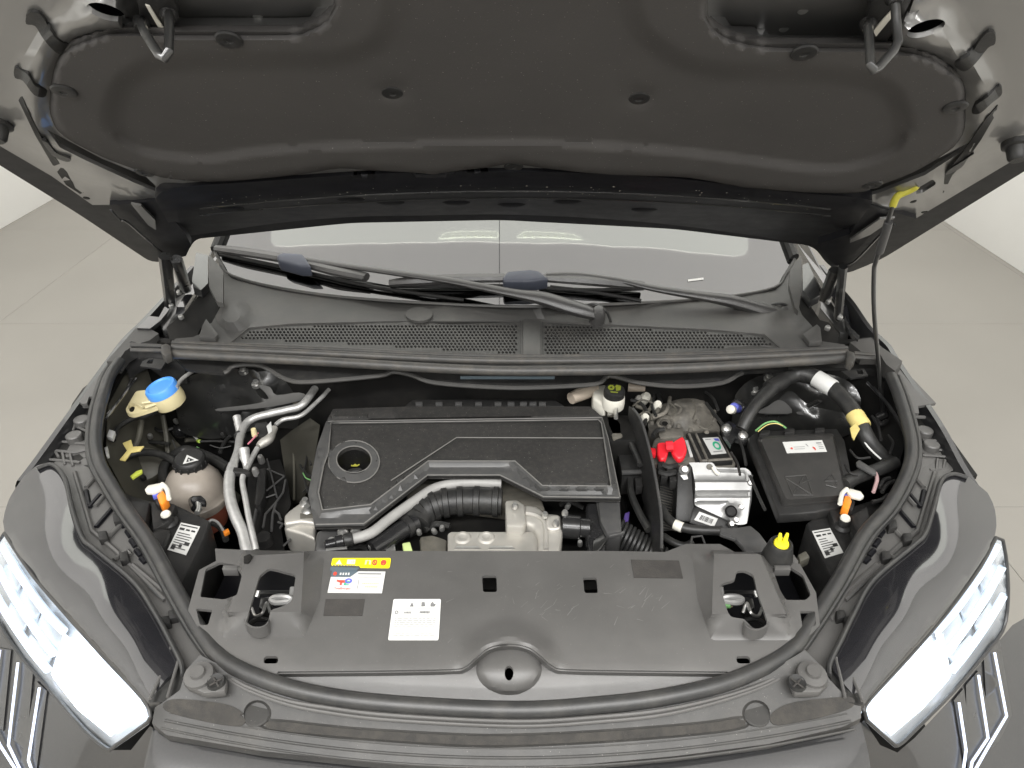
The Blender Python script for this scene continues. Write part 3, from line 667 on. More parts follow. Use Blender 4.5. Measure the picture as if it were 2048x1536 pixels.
# ---- the brighter light box in the ceiling that the windscreen mirrors
def mirror_hit(px, py, z):
    r = ray(px, py).normalized(); o = root_of(ws).location
    ok, loc, n, _ = ws.ray_cast(CAM-o, r)
    # smooth normal of the lofted glass from its analytic shape
    x = loc.x; tt = max(0, (loc.y+o.y-1.08-.2*(x/.75)**2)/.85)
    n = V((.377*x*.88, -.53+.06*tt/.85, 1)).normalized()
    d = r-n*2*r.dot(n); p = loc+o
    return p+d*((z-p.z)/d.z)
bsh = [(524, 455), (532, 464), (560, 468), (653, 473), (760, 478), (858, 481), (1000, 484), (1080, 485), (1239, 487), (1400, 487), (1485, 486), (1508, 480), (1514, 470)]
E_ = [mirror_hit(a, b, 3.393) for a, b in bsh]
E_ = [V((E_[0].x, 4.4, 3.393))]+E_+[V((E_[-1].x, 4.4, 3.393))]; n_ = len(E_)
cl = mk('ceiling_light', E_+[p+V((0, 0, .006)) for p in E_], [tuple(range(n_))]+[(i, (i+1) % n_, (i+1) % n_+n_, i+n_) for i in range(n_)], m_ceil2, None, smooth=False); cl.parent = ce
m_fix = emis('light box fitting', (.97, 1.0, .9), CEIL_E*1.95)
for q in ([(868, 474), (886, 463), (994, 463), (994, 474)], [(1034, 474), (1050, 463), (1152, 466), (1176, 476)]):
    P = [mirror_hit(a, b, 3.389) for a, b in q]; mk('ceiling_fitting', P, [(0, 1, 2, 3)], m_fix, None, smooth=False).parent = ce
m_dot = emis('fitting dot', (.93, .95, .84), CEIL_E*1.5)
dots = []
for x0 in (900, 1052):
    for i in range(6):
        P = [mirror_hit(x0+i*16+dx, 470+dy, 3.386) for dx, dy in ((-2.5, -1.2), (2.5, -1.2), (2.5, 1.2), (-2.5, 1.2))]; dots.append(P)
mk('ceiling_dots', [p for P in dots for p in P], [tuple(range(i*4, i*4+4)) for i in range(len(dots))], m_dot, None, smooth=False).parent = ce
a_, b_ = mirror_hit(998, 440, 3.387), mirror_hit(998, 590, 3.387)
mk('ceiling_seam', [(a_.x-.0025, -3.6, 3.387), (a_.x+.0025, -3.6, 3.387), (a_.x+.0025, 9, 3.387), (a_.x-.0025, 9, 3.387)], [(0, 3, 2, 1)], m_ink, None, smooth=False).parent = ce
# ================================================================ bonnet
bn = sheet('bonnet', rnd([(304, 526), (154, 426), (0, 331), (-367, 80), (-1150, -420), (-900, -560), (1024, -600), (2900, -540), (3200, -400), (2480, 90), (2048, 343), (1761, 520), (1690, 549), (1655, 530), (1628, 492), (1348, 458), (1000, 440), (700, 446), (390, 478), (375, 505), (345, 520)], 30),
           H(-.062), m_under, car, step=60, thick=.012, tdir=tuple(-HN), label='open bonnet held up over the engine bay')
# inner stamped panel with pocket recesses, side slots
pkL = rnd([(238, 62), (215, -80), (300, -240), (668, -240), (668, 0), (665, 20), (642, 44), (615, 58), (578, 66), (342, 66)], 25)
pkR = rnd([(1792, 97), (1850, -60), (1760, -240), (1416, -240), (1416, 0), (1415, 20), (1420, 44), (1447, 68), (1485, 82), (1553, 92)], 25)
eyeL, eyeR = ell(212, 24, 40, 15, 22, rad(18)), ell(1852, 57, 40, 15, 22, rad(-18))
pad_o = spl([(236, 61), (180, 75), (130, 97), (106, 143), (99, 205), (104, 240), (128, 273), (205, 314), (290, 345), (342, 358), (427, 364), (513, 359), (615, 347), (680, 337), (748, 342), (817, 347), (865, 352), (899, 347), (988, 333), (1025, 328), (1090, 337), (1186, 350), (1278, 354), (1380, 357), (1485, 377), (1621, 387), (1717, 385), (1758, 371), (1826, 345), (1895, 304), (1926, 270), (1931, 222), (1929, 171), (1912, 147), (1861, 113), (1792, 97), (1724, 92), (1553, 91), (1485, 82), (1447, 68), (1420, 44), (1414, 10), (1418, -30), (1420, -250), (1024, -300), (660, -250), (664, -30), (668, 5), (663, 22), (642, 45), (612, 59), (575, 66), (342, 66)], True, 3)
pad_d = sgrid(pad_o, 4, 130)
def ph(x, y):
    h = 0.0
    for pk, ex in ((pkL, 1), (pkR, -1)):
        if in1(x, y, pk): h -= (.046-.028*min(1, max(0, (66-y)/75)))*sm(0, 16, d1(x, y, pk))
    # rolled shoulder at the sides: stamped step beyond the slots
    e = d1(x, y, [(-420, 28), (0, 292), (185, 398), (310, 400)], False) if x < 1000 else d1(x, y, [(2460, 40), (2048, 305), (1830, 430), (1740, 418)], False)
    h -= .022*(1-sm(10, 62, e))
    for ey in (eyeL, eyeR):
        d = d1(x, y, ey); h += .012*(1-sm(5, 34, d))
    pd = -pad_d(x, y); h += .011*sm(6, 26, pd)*(1-sm(40, 66, pd))*max(1-sm(250, 360, x), sm(1690, 1800, x))
    return h
ip_o = [(310, 408), (185, 410), (103, 352), (0, 292), (-380, 62), (-900, -280), (-700, -440), (1024, -470), (2700, -420), (2900, -250), (2420, 70), (2048, 308), (1833, 436), (1740, 425), (1660, 400), (1380, 372), (1024, 360), (680, 365), (420, 385)]
sl1 = [(34, 195), (44, 193), (62, 235), (90, 290), (112, 318), (134, 345), (150, 375), (168, 385), (160, 388), (132, 370), (108, 335), (70, 270)]
sl2 = [(95, 260), (115, 270), (205, 318), (290, 352), (312, 372), (310, 382), (268, 365), (170, 320), (120, 295)]
sr1 = [(1996, 210), (1990, 232), (1962, 280), (1935, 318), (1905, 350), (1885, 390), (1890, 350), (1925, 305), (1970, 240)]
sr2 = [(1938, 285), (1928, 300), (1850, 350), (1760, 385), (1722, 396), (1720, 386), (1770, 366), (1880, 315)]
ip = sheet('inner_panel', ip_o, HF(ph), m_inner, bn, holes=[eyeL, eyeR, sl2, sr2, rnd([(1866, 358), (1873, 368), (1845, 386), (1830, 388), (1836, 376)], 5)], step=22, thick=.006, tdir=tuple(-HN), ang=50, lines=[['c']+pkL, ['c']+pkR])
for q in (sl1, sr1): sheet('side_groove', q, HF(lambda x, y: ph(x, y)+.001), m_dark, bn, step=12, thick=.001, tdir=tuple(-HN))
for p in ((185, 375), (173, 396), (1826, 403), (1849, 424), (515, 33), (1568, 58), (1606, 22)):
    lathe('drain_hole', [(0, .001), (.005, .001), (.006, 0), (.006, -.003)], HF(ph)(*p), HN, m_dark if p[1] > 100 else m_steel, bn, n=12)
# insulation pad
pin = spl([(239, 171), (222, 222), (229, 268), (262, 292), (307, 307), (410, 318), (513, 303), (700, 291), (1020, 286), (1200, 291), (1348, 302), (1485, 318), (1638, 337), (1724, 328), (1792, 297), (1812, 256), (1800, 212), (1776, 176), (1707, 154), (1587, 145), (1450, 142), (1363, 123), (1312, 89), (1285, 61), (1266, 20), (1262, -60), (1262, -200), (790, -200), (788, -60), (782, 10), (765, 68), (731, 99), (680, 113), (649, 120), (444, 121), (325, 126), (273, 144)], True, 3)
pin_d = sgrid(pin, 4, 80)
def padh(x, y):
    d = max(0, pad_d(x, y))
    r = .018*sm(0, 10, d)
    e = pin_d(x, y); wd = 9 if y > 265 else 26
    r -= .010*sm(-wd, wd, e)
    for cx, cy in ((785, 182), (1278, 193)): r -= .006*math.exp(-((x-cx)**2+((y-cy)*1.6)**2)/900)
    return r
clips = [(458, 78), (128, 181), (290, 343), (785, 184), (1278, 195), (1027, 332), (1745, 368), (1910, 213), (1608, 104)]
pad = sheet('insulation_pad', pad_o, HF(padh), m_pad, bn, step=9, thick=.010, tdir=tuple(-HN), ang=80)
R0 = basis(HN)
lathe_clip = lathe('clip', [(0, .0008), (.004, .0012), (.0045, .002), (.008, .0026), (.0135, .0018), (.015, 0), (.013, -.003)], (0, 0, 0), (0, 0, 1), m_black, None, n=22)
first = True
for c in clips:
    p = HF(padh)(*c); M = place(R0, p+HN*.001)
    if first:
        lathe_clip.parent = bn; lathe_clip.matrix_local = Matrix.Translation(-car.location) @ M; first = False
    else: dup(lathe_clip, bn, M)
# rear rail: dark bay reflection put into its black, tips away from the pad
def railh(x, y):
    mid = 366+((x-1024)/690)**2*40
    return .006-.055*sm(mid+8, mid+90, y)+.006*math.exp(-((y-mid-8)/8)**2)
rail_t = spl([(310, 398), (345, 376), (500, 364), (700, 350), (860, 344), (1024, 343), (1190, 347), (1380, 360), (1560, 382), (1717, 396), (1745, 404)], k=4)
rail_b = spl([(1700, 470), (1640, 490), (1500, 470), (1348, 450), (1180, 436), (1000, 429), (850, 431), (700, 434), (550, 447), (390, 470), (350, 470)], k=4)
rl = sheet('rear_rail', rail_t+rail_b, HF(railh), m_under, bn, step=12, thick=.02, tdir=tuple(-HN), ang=50)
for a, b in ((700, 398), (780, 404), (912, 404), (1023, 408), (1135, 402), (1290, 418), (460, 416)):
    lathe('stamping', [(0, .002), (.012, .002), (.016, 0)], HF(railh)(a, b), HN, m_under, rl, n=18, sx=1.6)
for dy, r_ in ((16, .0022), (30, .0016)):
    tube('rail_ridge', [HF(railh)(x, 366+((x-1024)/690)**2*42+dy) for x in np.linspace(400, 1660, 40)], r_, m_gloss, rl, smooth=False, n=6)
for k in range(90):
    x = rng.uniform(420, 1640); y = 372+((x-1024)/690)**2*40+abs(rng.normal(0, 14))-4
    if k == 0:
        d0 = mk('dirt_speck', [(-.0016, -.001, 0), (.0014, -.0013, 0), (.0017, .001, .0004), (-.001, .0014, .0004)], [(0, 1, 2, 3)], mat('dried dirt', (.35, .33, .29), rough=.8)); d0.parent = rl
        vs0 = []
    P = HF(railh)(x, y)+HN*.0008; s = rng.uniform(.5, 1.3); vs0 += [(P, s)]
me = d0.data; me.clear_geometry(); vv, ff = [], []
for P, s in vs0:
    b = len(vv); a0 = rng.uniform(0, 6)
    ring = [P-car.location+R0 @ V((math.cos(a0+i*1.05), math.sin(a0+i*1.05), 0))*.0013*s*rng.uniform(.7, 1.2) for i in range(6)]
    vv += ring; ff.append(tuple(range(b, b+6)))
me.from_pydata(vv, [], ff); d0['kind'] = 'stuff'
# hinge ends of the bonnet
for q, l in (([(219, 410), (318, 402), (372, 470), (382, 490), (372, 512), (330, 522), (312, 500)], 'left'), ([(1735, 408), (1833, 438), (1800, 462), (1700, 535), (1668, 530), (1640, 500), (1636, 488), (1700, 468)], 'right')):
    sheet('hinge_plate', q, H(-.012), m_under, bn, step=22, thick=.015, tdir=tuple(-HN))
for q in ([(262, 408), (282, 412), (310, 440), (312, 460), (296, 450)], [(1790, 436), (1760, 438), (1700, 480), (1700, 486), (1740, 470)]):
    sheet('stiffener', q, H(-.004), m_inner, bn, step=30, thick=.004, tdir=tuple(-HN))
for l in ([(222, 420), (240, 440), (256, 446), (318, 500), (340, 512)], [(1790, 448), (1770, 460), (1712, 520), (1690, 530)]):
    tube('edge_wire', [H(.0)(*p) for p in l], .0022, m_metpaint, bn, n=6)
# striker loops and brackets
def striker(loop, plate, white, lbl):
    b = prism('striker_bracket', plate, H(.002), .012, m_black, bn, bev=.002, tdir=tuple(-HN), label=lbl)
    tube('striker_loop', [H(o)(x, y) for x, y, o in loop], .0047, m_gloss, b, n=9, smooth=False)
    prism('painted_glint', white, H(.0045), .002, m_whitep, b, bev=.0005, tdir=tuple(-HN))  # highlight on the bracket, put in as a white piece
    for x, y in ((loop[0][0], loop[0][1]), (loop[-1][0], loop[-1][1])):
        lathe('weld_boss', [(.009, 0), (.009, .006), (.0065, .01)], H(.0)(x, y), HN, m_black, b, n=10)
striker([(283, 40, .0), (284, 52, .03), (292, 70, .055), (318, 110, .08), (330, 116, .085), (337, 104, .08), (339, 60, .045), (338, 22, .0)], [(262, -60), (318, -60), (352, 10), (358, 40), (330, 72), (282, 50)], [(290, 10), (299, 13), (328, 58), (320, 62)], 'bracket with hanging steel loop at the upper left of the bonnet')
striker([(1736, 42, .0), (1737, 60, .035), (1741, 130, .08), (1747, 140, .085), (1756, 136, .08), (1788, 100, .06), (1796, 84, .05), (1792, 40, .025), (1789, -10, .0)], [(1728, 60), (1740, 10), (1800, -70), (1850, -60), (1806, 40), (1768, 92), (1732, 90)], [(1746, 62), (1786, 18), (1792, 26), (1752, 74)], 'bracket with hanging steel loop at the upper right of the bonnet')
# rubber strips and buffers
for q in ([(54, 30), (66, 24), (84, 32), (100, 60), (118, 82), (142, 92), (124, 110), (104, 98), (84, 74), (70, 52), (52, 48)], [(28, 140), (36, 137), (56, 150), (70, 172), (92, 180), (90, 194), (68, 190), (46, 162), (30, 156)],
          [(1990, 68), (1978, 64), (1962, 78), (1940, 110), (1914, 124), (1910, 132), (1928, 143), (1950, 128), (1976, 96), (1990, 88)], [(2003, 176), (1995, 174), (1976, 194), (1952, 210), (1944, 226), (1960, 227), (1984, 206), (2003, 190)],
          [(84, 283), (96, 287), (112, 306), (140, 318), (134, 324), (106, 312)], [(1948, 308), (1936, 316), (1922, 336), (1892, 350), (1898, 340), (1920, 326)]):
    sheet('rubber_strip', spl(q, True, 3), HF(lambda x, y: ph(x, y)+.004), m_hose, bn, step=14, thick=.006, tdir=tuple(-HN))
for p, ax in (((-4, 247), HN), ((2032, 288), HN)):
    lathe('rubber_buffer', [(0, .026), (.010, .026), (.013, .022), (.014, .006), (.019, .004), (.019, -.004)], H(-.004)(*p), HN, m_hose, bn, n=22)
m_dirt = mat('brown road dirt', (.02, .019, .0175), (.036, .033, .029), ns=45, rough=.85, bump=.6, bs=500, dust=.6, dustc=(.062, .055, .045), ds=60)
# ================================================================ front end of the car
# lower trim between seal and bumper
fz = interp([(320, 1400, .93), (411, 1372, .935), (640, 1420, .932), (1020, 1445, .93), (1400, 1420, .932), (1620, 1370, .935), (1720, 1390, .93), (300, 1446, .905), (523, 1501, .905), (745, 1524, .905), (1020, 1536, .905), (1351, 1511, .905), (1685, 1453, .905)])
trough = spl([(540, 1440), (700, 1456), (900, 1468), (1020, 1470), (1200, 1462), (1400, 1446), (1490, 1434), (1490, 1454), (1400, 1468), (1200, 1484), (1020, 1492), (900, 1490), (700, 1476), (540, 1460)], True, 3)
trd = sgrid(trough, 3)
tT, tO = off(trough, 3), off(trough, -3)
dT, dO = [ell(c, 1427, 22, 22, 20) for c in (515, 1512)], [ell(c, 1427, 28, 27, 20) for c in (515, 1512)]
dfr = [frustum(a, b) for a, b in zip(dT, dO)]
def fzz(x, y):
    h = fz(x, y)-.003*sm(-3, 3, trd(x, y))
    for f in dfr: h -= .007*f(x, y)
    return h
to = [(304, 1446), (333, 1470), (523, 1502), (745, 1525), (930, 1537), (1060, 1541), (1165, 1529), (1351, 1512), (1537, 1488), (1685, 1454), (1722, 1436), (1722, 1408), (1690, 1392), (1660, 1360), (1640, 1330), (1610, 1300), (1560, 1330), (1460, 1372), (1314, 1402), (1060, 1428), (782, 1416), (634, 1400), (500, 1366), (440, 1330), (400, 1310), (372, 1340), (360, 1380), (330, 1402), (310, 1415)]
ft = sheet('front_trim', to, ZF(fzz), m_trim, car, step=10, thick=.012, lines=[['c']+tT, ['c']+tO]+[['c']+q for q in dT+dO], ang=28)
for k_, yy, r_ in ((0, 1535, .003), (1, 1516, .0035), (2, 1497, .002)):
    tube('trim_bead', [ZF(lambda x, y: fz(x, y)-.0005)(x, yy-((x-1020)/720)**2*(84-k_*2)) for x in np.linspace(322+k_*8, 1710-k_*8, 40)], r_*.6, m_trim, ft, smooth=False, n=8)
for c, s in (((515, 1427), 1), ((1512, 1427), -1)):
    lathe('trim_clip', [(0, .002), (.017, .002), (.0185, 0), (.0185, -.004)], ZF(lambda x, y: fz(x, y)-.006)(*c), (0, -.1, 1), m_trim, ft, n=24)
sheet('dirt_band', off(trough, 2), ZF(lambda x, y: fzz(x, y)+.0008), m_dirt, ft, step=14, thick=.0006)
for q in ([(330, 1404), (360, 1398), (440, 1406), (478, 1420), (492, 1440), (470, 1452), (380, 1436), (330, 1420)], [(1706, 1396), (1680, 1394), (1590, 1404), (1552, 1420), (1540, 1438), (1560, 1450), (1650, 1432), (1704, 1414)]):
    sheet('dusty_pocket', spl(q, True, 3), ZF(lambda x, y: fzz(x, y)+.0012), m_dirt, ft, step=14, thick=.001)
# bumper skin below
bo = spl([(304, 1450), (333, 1474), (523, 1506), (745, 1529), (930, 1541), (1060, 1545), (1165, 1533), (1351, 1516), (1537, 1492), (1685, 1458), (1724, 1440)], k=4)
Bt = [Z(.895)(*p) for p in bo]
bump = loft('bumper', [[p+V((0, .03, -.01)) for p in Bt], [p+V((0, -.002, -.006)) for p in Bt], [p+V((0, -.035, -.022)) for p in Bt], [p+V((0, -.075, -.055)) for p in Bt], [p+V((0, -.10, -.12)) for p in Bt], [p+V((0, -.11, -.35)) for p in Bt]], m_metpaint, car, ang=50)
# side parts of the bumper under each headlamp, with their light strips
def side(poly, zc, slots, strips, lbl):
    f = interp(zc)
    b = sheet('bumper_corner', poly, ZF(f), m_metpaint, car, step=24, thick=.03, label=lbl)
    for q in slots: sheet('claw_slot', q, ZF(lambda x, y: f(x, y)+.003), m_gloss, b, step=20, thick=.003)
    for l in strips:
        tube('light_strip', [ZF(lambda x, y: f(x, y)+.008)(*p) for p in l], .0021, m_lampd, b, smooth=False, n=8)
side([(-160, 1180), (0, 1245), (38, 1308), (96, 1375), (168, 1455), (225, 1500), (262, 1500), (300, 1452), (340, 1480), (420, 1640), (-160, 1640)],
     [(0, 1245, .78), (96, 1375, .76), (225, 1500, .78), (300, 1452, .86), (340, 1480, .85), (420, 1640, .70), (0, 1640, .60), (-160, 1640, .56), (-160, 1180, .70)],
     [[(32, 1306), (66, 1344), (52, 1500), (16, 1470)], [(72, 1362), (94, 1382), (70, 1560), (38, 1540)], [(-30, 1290), (22, 1300), (6, 1460), (-30, 1440)]],
     [[(36, 1325), (17, 1490), (60, 1580)], [(79, 1375), (57, 1520), (80, 1590)], [(0, 1300), (-22, 1440), (0, 1490), (45, 1560)]], 'bumper corner with light strips under the left headlamp')
side([(2200, 1150), (2025, 1250), (2008, 1270), (1958, 1330), (1900, 1400), (1830, 1475), (1795, 1505), (1760, 1490), (1728, 1440), (1690, 1480), (1600, 1640), (2200, 1640)],
     [(2025, 1240, .78), (1900, 1400, .76), (1795, 1505, .78), (1728, 1440, .86), (1690, 1480, .85), (1600, 1640, .70), (2048, 1640, .60), (2200, 1640, .56), (2200, 1150, .70)],
     [[(1932, 1370), (1958, 1340), (1990, 1470), (1960, 1520), (1935, 1545)], [(1968, 1318), (1998, 1270), (2024, 1430), (2000, 1480), (1978, 1500)], [(1908, 1400), (1928, 1376), (1944, 1500), (1930, 1530)]],
     [[(1957, 1350), (1976, 1476), (1944, 1524), (1938, 1560)], [(1989, 1305), (2013, 1432), (1975, 1496), (1950, 1540)], [(1918, 1405), (1932, 1500), (1926, 1545)]], 'bumper corner with light strips under the right headlamp')
# ---- headlamps
m_streak = emis('lens streak glow', (.74, .86, 1.0), .8)  # added glowing strips stand in for bluish reflections in the lens
GL = [[(6, 1092), (42, 1152), (88, 1218), (128, 1262)], [(-4, 1135), (30, 1196), (74, 1262), (108, 1308)], [(-8, 1190), (22, 1240), (62, 1298), (96, 1340)]]
def headlamp(lbl, cover, cz_, crease, lens, lz, lampq, blocks, gask, hous, hz, label_q, cap, streaks):
    f = interp(cz_, 3)
    h = sheet('headlight', cover, ZF(f), m_paint, car, step=16, thick=.02, ang=60, label=lbl)
    g = interp(lz)
    sheet('lens', lens, ZF(g), m_lens, h, step=16, thick=.004, ang=70)
    sheet('reflector', [(x, y) for x, y in lens], ZF(lambda x, y: g(x, y)-.035), m_chrome, h, step=18, thick=.005)
    sheet('lamp_module', lampq, ZF(lambda x, y: g(x, y)-.014), m_lamp, h, step=40, thick=.012)
    for k_, q in enumerate(blocks): prism('lens_element', q, ZF(lambda x, y: g(x, y)-.016), .016, m_chrome, h, bev=.004)
    for l in streaks: tube('glow_streak', [ZF(lambda x, y: g(x, y)-.010)(*p) for p in l], .0062, m_streak, h, n=9)
    prism('lamp_step', [(x*.9+lampq[2][0]*.1, y*.9+lampq[2][1]*.1) for x, y in lampq], ZF(lambda x, y: g(x, y)-.006), .006, m_lamp, h, bev=.002)
    tube('lens_rim', [ZF(lambda x, y: g(x, y)+.001)(*p) for p in dens(lens, 20)], .0028, m_rubber, h, closed=True, smooth=False, n=7)
    for l in gask: tube('gasket', [ZF(lambda x, y: f(x, y)+.004)(*p) for p in l], .0038, m_rubber, h, n=8)
    b = prism('rear_housing', hous, Z(hz), .17, m_black, h, bev=.005)
    for x, y in cap:
        p_ = Z(hz+.024)(x, y)
        lathe('adjuster_cap', [(0, .005), (.0075, .005), (.0088, .003), (.009, 0)], p_, (0, -.1, 1), m_whitep, h, n=20)
        lathe('cap_collar', [(.0098, .001), (.0102, 0), (.0102, -.014), (.016, -.018), (.016, -.04)], p_, (0, -.1, 1), m_black, h, n=20)
    s = sheet('rating_plate', label_q, Z(hz+.002), m_white, h, step=900, thick=.001)
    q = quadmap(label_q, Z(hz+.002))
    R = [(.06, .06, .94, .10), (.08, .17, .34, .25), (.42, .18, .62, .24), (.7, .18, .9, .24)]
    for k in range(7): R.append((.1, .34+k*.085, .1+.8*rng.uniform(.5, 1), .37+k*.085))
    R += [(.1, .80, .32, .95), (.45, .72, .6, .84), (.66, .6, .92, .72)]
    prints('print', q, R, m_blackink, s)
    return h
zL = [(72, 934, .965), (100, 929, .965), (144, 1015, .962), (165, 1073, .957), (201, 1107, .952), (268, 1164, .945), (311, 1226, .938), (345, 1290, .932), (364, 1345, .928), (292, 1403, .918), (7, 1060, .945), (30, 990, .955), (60, 1130, .944), (130, 1220, .936), (210, 1310, .928), (110, 1100, .962), (200, 1220, .957), (270, 1310, .944)]
cov = spl([(72, 932), (105, 926), (132, 958), (147, 1015), (168, 1073), (203, 1106), (270, 1162), (314, 1225), (344, 1284), (358, 1330), (330, 1360), (296, 1408)], k=3)+spl([(285, 1392), (210, 1312), (130, 1222), (62, 1142), (9, 1062), (14, 1010), (30, 978), (50, 950)], k=3)
lensL = spl([(9, 1066), (62, 1146), (130, 1226), (210, 1316), (285, 1396), (302, 1432)], k=3)+spl([(296, 1444), (232, 1490), (214, 1497), (168, 1458), (96, 1375), (38, 1308), (-2, 1245), (-20, 1170), (-14, 1100)], k=3)
lzL = [(9, 1066, .943), (62, 1146, .938), (130, 1226, .929), (210, 1316, .92), (285, 1396, .912), (302, 1432, .905), (214, 1497, .80), (168, 1458, .79), (96, 1375, .79), (38, 1308, .79), (-2, 1245, .80), (-20, 1170, .85), (120, 1300, .86), (230, 1420, .865)]
headlamp('left headlamp glowing white, above the left bumper corner', cov, zL, [[(96, 945), (88, 1000), (92, 1050), (130, 1095), (152, 1130), (210, 1180), (260, 1230), (288, 1264)]],
    lensL, lzL, [(128, 1266), (205, 1328), (278, 1404), (217, 1464), (150, 1410), (102, 1348)],
    [[(10, 1110), (40, 1150), (30, 1180), (4, 1150)], [(48, 1165), (80, 1205), (66, 1240), (34, 1200)], [(86, 1215), (128, 1258), (110, 1292), (72, 1250)], [(20, 1200), (50, 1240), (40, 1270), (10, 1230)], [(60, 1265), (100, 1305), (88, 1330), (46, 1290)]],
    [[(74, 937), (104, 929), (129, 956), (144, 1015), (165, 1075), (190, 1098), (268, 1164), (311, 1227), (340, 1280)], [(340, 1280), (362, 1325), (366, 1350)]],
    [(222, 1010), (250, 985), (300, 1000), (345, 1005), (420, 1040), (408, 1075), (352, 1190), (320, 1150), (260, 1065)], .90,
    [(362, 1045), (400, 1053), (372, 1110), (335, 1099)], [(332, 1030)], GL)
def mir(pts, c=1012): return [(2*c-p[0], *p[1:]) for p in pts]
covR = spl([(1935, 952), (1905, 945), (1880, 960), (1868, 1010), (1850, 1065), (1820, 1098), (1745, 1160), (1706, 1225), (1678, 1284), (1664, 1330), (1690, 1370), (1728, 1412)], k=3)+spl([(1738, 1392), (1812, 1312), (1890, 1222), (1958, 1130), (1990, 1070), (1990, 1020), (1975, 985)], k=3)
lensR = spl([(1992, 1075), (1960, 1136), (1892, 1228), (1814, 1318), (1740, 1398), (1728, 1420)], k=3)+spl([(1734, 1440), (1780, 1482), (1797, 1490), (1830, 1460), (1905, 1385), (1960, 1320), (2005, 1262), (2016, 1200), (2014, 1130), (2006, 1080)], k=3)
headlamp('right headlamp glowing white, above the right bumper corner', covR, [(x, y, z) for x, y, z in mir(zL, 1008)], [[(1920, 965), (1926, 1030), (1915, 1070), (1890, 1105), (1840, 1150), (1800, 1190), (1760, 1235), (1735, 1265)]],
    lensR, mir(lzL, 1006), [(1886, 1268), (1812, 1331), (1742, 1405), (1786, 1462), (1850, 1408), (1902, 1350)],
    [mir(q, 1001) for q in ([(10, 1110), (40, 1150), (30, 1180), (4, 1150)], [(48, 1165), (80, 1205), (66, 1240), (34, 1200)], [(86, 1215), (128, 1258), (110, 1292), (72, 1250)], [(20, 1200), (50, 1240), (40, 1270), (10, 1230)], [(60, 1265), (100, 1305), (88, 1330), (46, 1290)])],
    [[(1935, 955), (1905, 948), (1882, 962), (1868, 1012), (1850, 1067), (1825, 1092), (1746, 1160), (1708, 1226), (1682, 1280)], [(1682, 1280), (1660, 1325), (1658, 1350)]],
    [(1612, 1045), (1640, 1028), (1650, 1012), (1690, 1015), (1740, 1000), (1790, 1015), (1775, 1050), (1690, 1180), (1670, 1172), (1620, 1062)], .90,
    [(1624, 1062), (1660, 1056), (1687, 1105), (1650, 1116)], [(1690, 1038)], mir(GL[0], 1006) and [mir(l, 1000) for l in GL])
# raised steps on the housings
for q, z in (([(255, 1000), (300, 1002), (290, 1050), (262, 1040)], .925), ([(300, 1003), (352, 1008), (340, 1040), (305, 1060)], .918), ([(285, 1075), (318, 1055), (340, 1060), (322, 1100)], .915), ([(1655, 1012), (1680, 1014), (1688, 1040), (1668, 1046)], .918), ([(1700, 1030), (1735, 1012), (1742, 1040), (1715, 1068)], .925), ([(1700, 1062), (1712, 1055), (1728, 1085), (1708, 1085)], .91)):
    prism('housing_step', q, Z(z), .03, m_black, car, bev=.003)
# ---- shoulder panels between seal and headlamp (ribbed plastic)
def shoulder(poly, zf, ribs, dashes, lbl, clips):
    s = sheet('shoulder_panel', poly, ZF(zf), m_plast, car, step=22, thick=.008, label=lbl)
    for l in ribs: tube('rib', [ZF(lambda x, y: zf(x, y)+.002)(*p) for p in l], .0042, m_plast, s, smooth=False, n=7)
    for l in dashes:
        tube('slot', [ZF(lambda x, y: zf(x, y)+.001)(*p) for p in l], .0046, m_under, s, smooth=False, n=6)
    for x, y in clips: prism('clip', [(x-10, y-8), (x+8, y-10), (x+11, y+6), (x-7, y+10)], ZF(lambda a, b: zf(a, b)+.012), .014, m_black, s, bev=.002)
zs = interp([(105, 930, .962), (200, 940, .955), (255, 1040, .945), (330, 1160, .935), (410, 1290, .93), (370, 1340, .93), (270, 1165, .94), (165, 1075, .952), (300, 1180, .925)])
shoulder([(108, 925), (150, 905), (195, 925), (225, 985), (300, 1100), (352, 1195), (410, 1290), (436, 1345), (380, 1392), (362, 1340), (340, 1284), (311, 1228), (268, 1166), (200, 1112), (163, 1075), (142, 1015), (128, 960)], lambda x, y: zs(x, y)-.012,
    [[(172, 975), (196, 948)], [(190, 1012), (214, 985)], [(216, 1075), (246, 1045)], [(150, 945), (185, 1062), (230, 1100), (330, 1200)], [(265, 1130), (330, 1185), (360, 1240)], [(228, 1120), (254, 1100), (262, 1110)]],
    [[(172, 982), (178, 1012)], [(178, 1016), (200, 990)], [(192, 1055), (224, 1018)], [(240, 1040), (250, 1055)], [(254, 1062), (262, 1074)], [(262, 1080), (272, 1094)], [(272, 1100), (282, 1112)], [(282, 1116), (292, 1126)]], 'ribbed grey plastic shoulder between the seal and the left headlamp', [(234, 1034), (247, 1112), (205, 1070), (345, 1228), (330, 1240)])
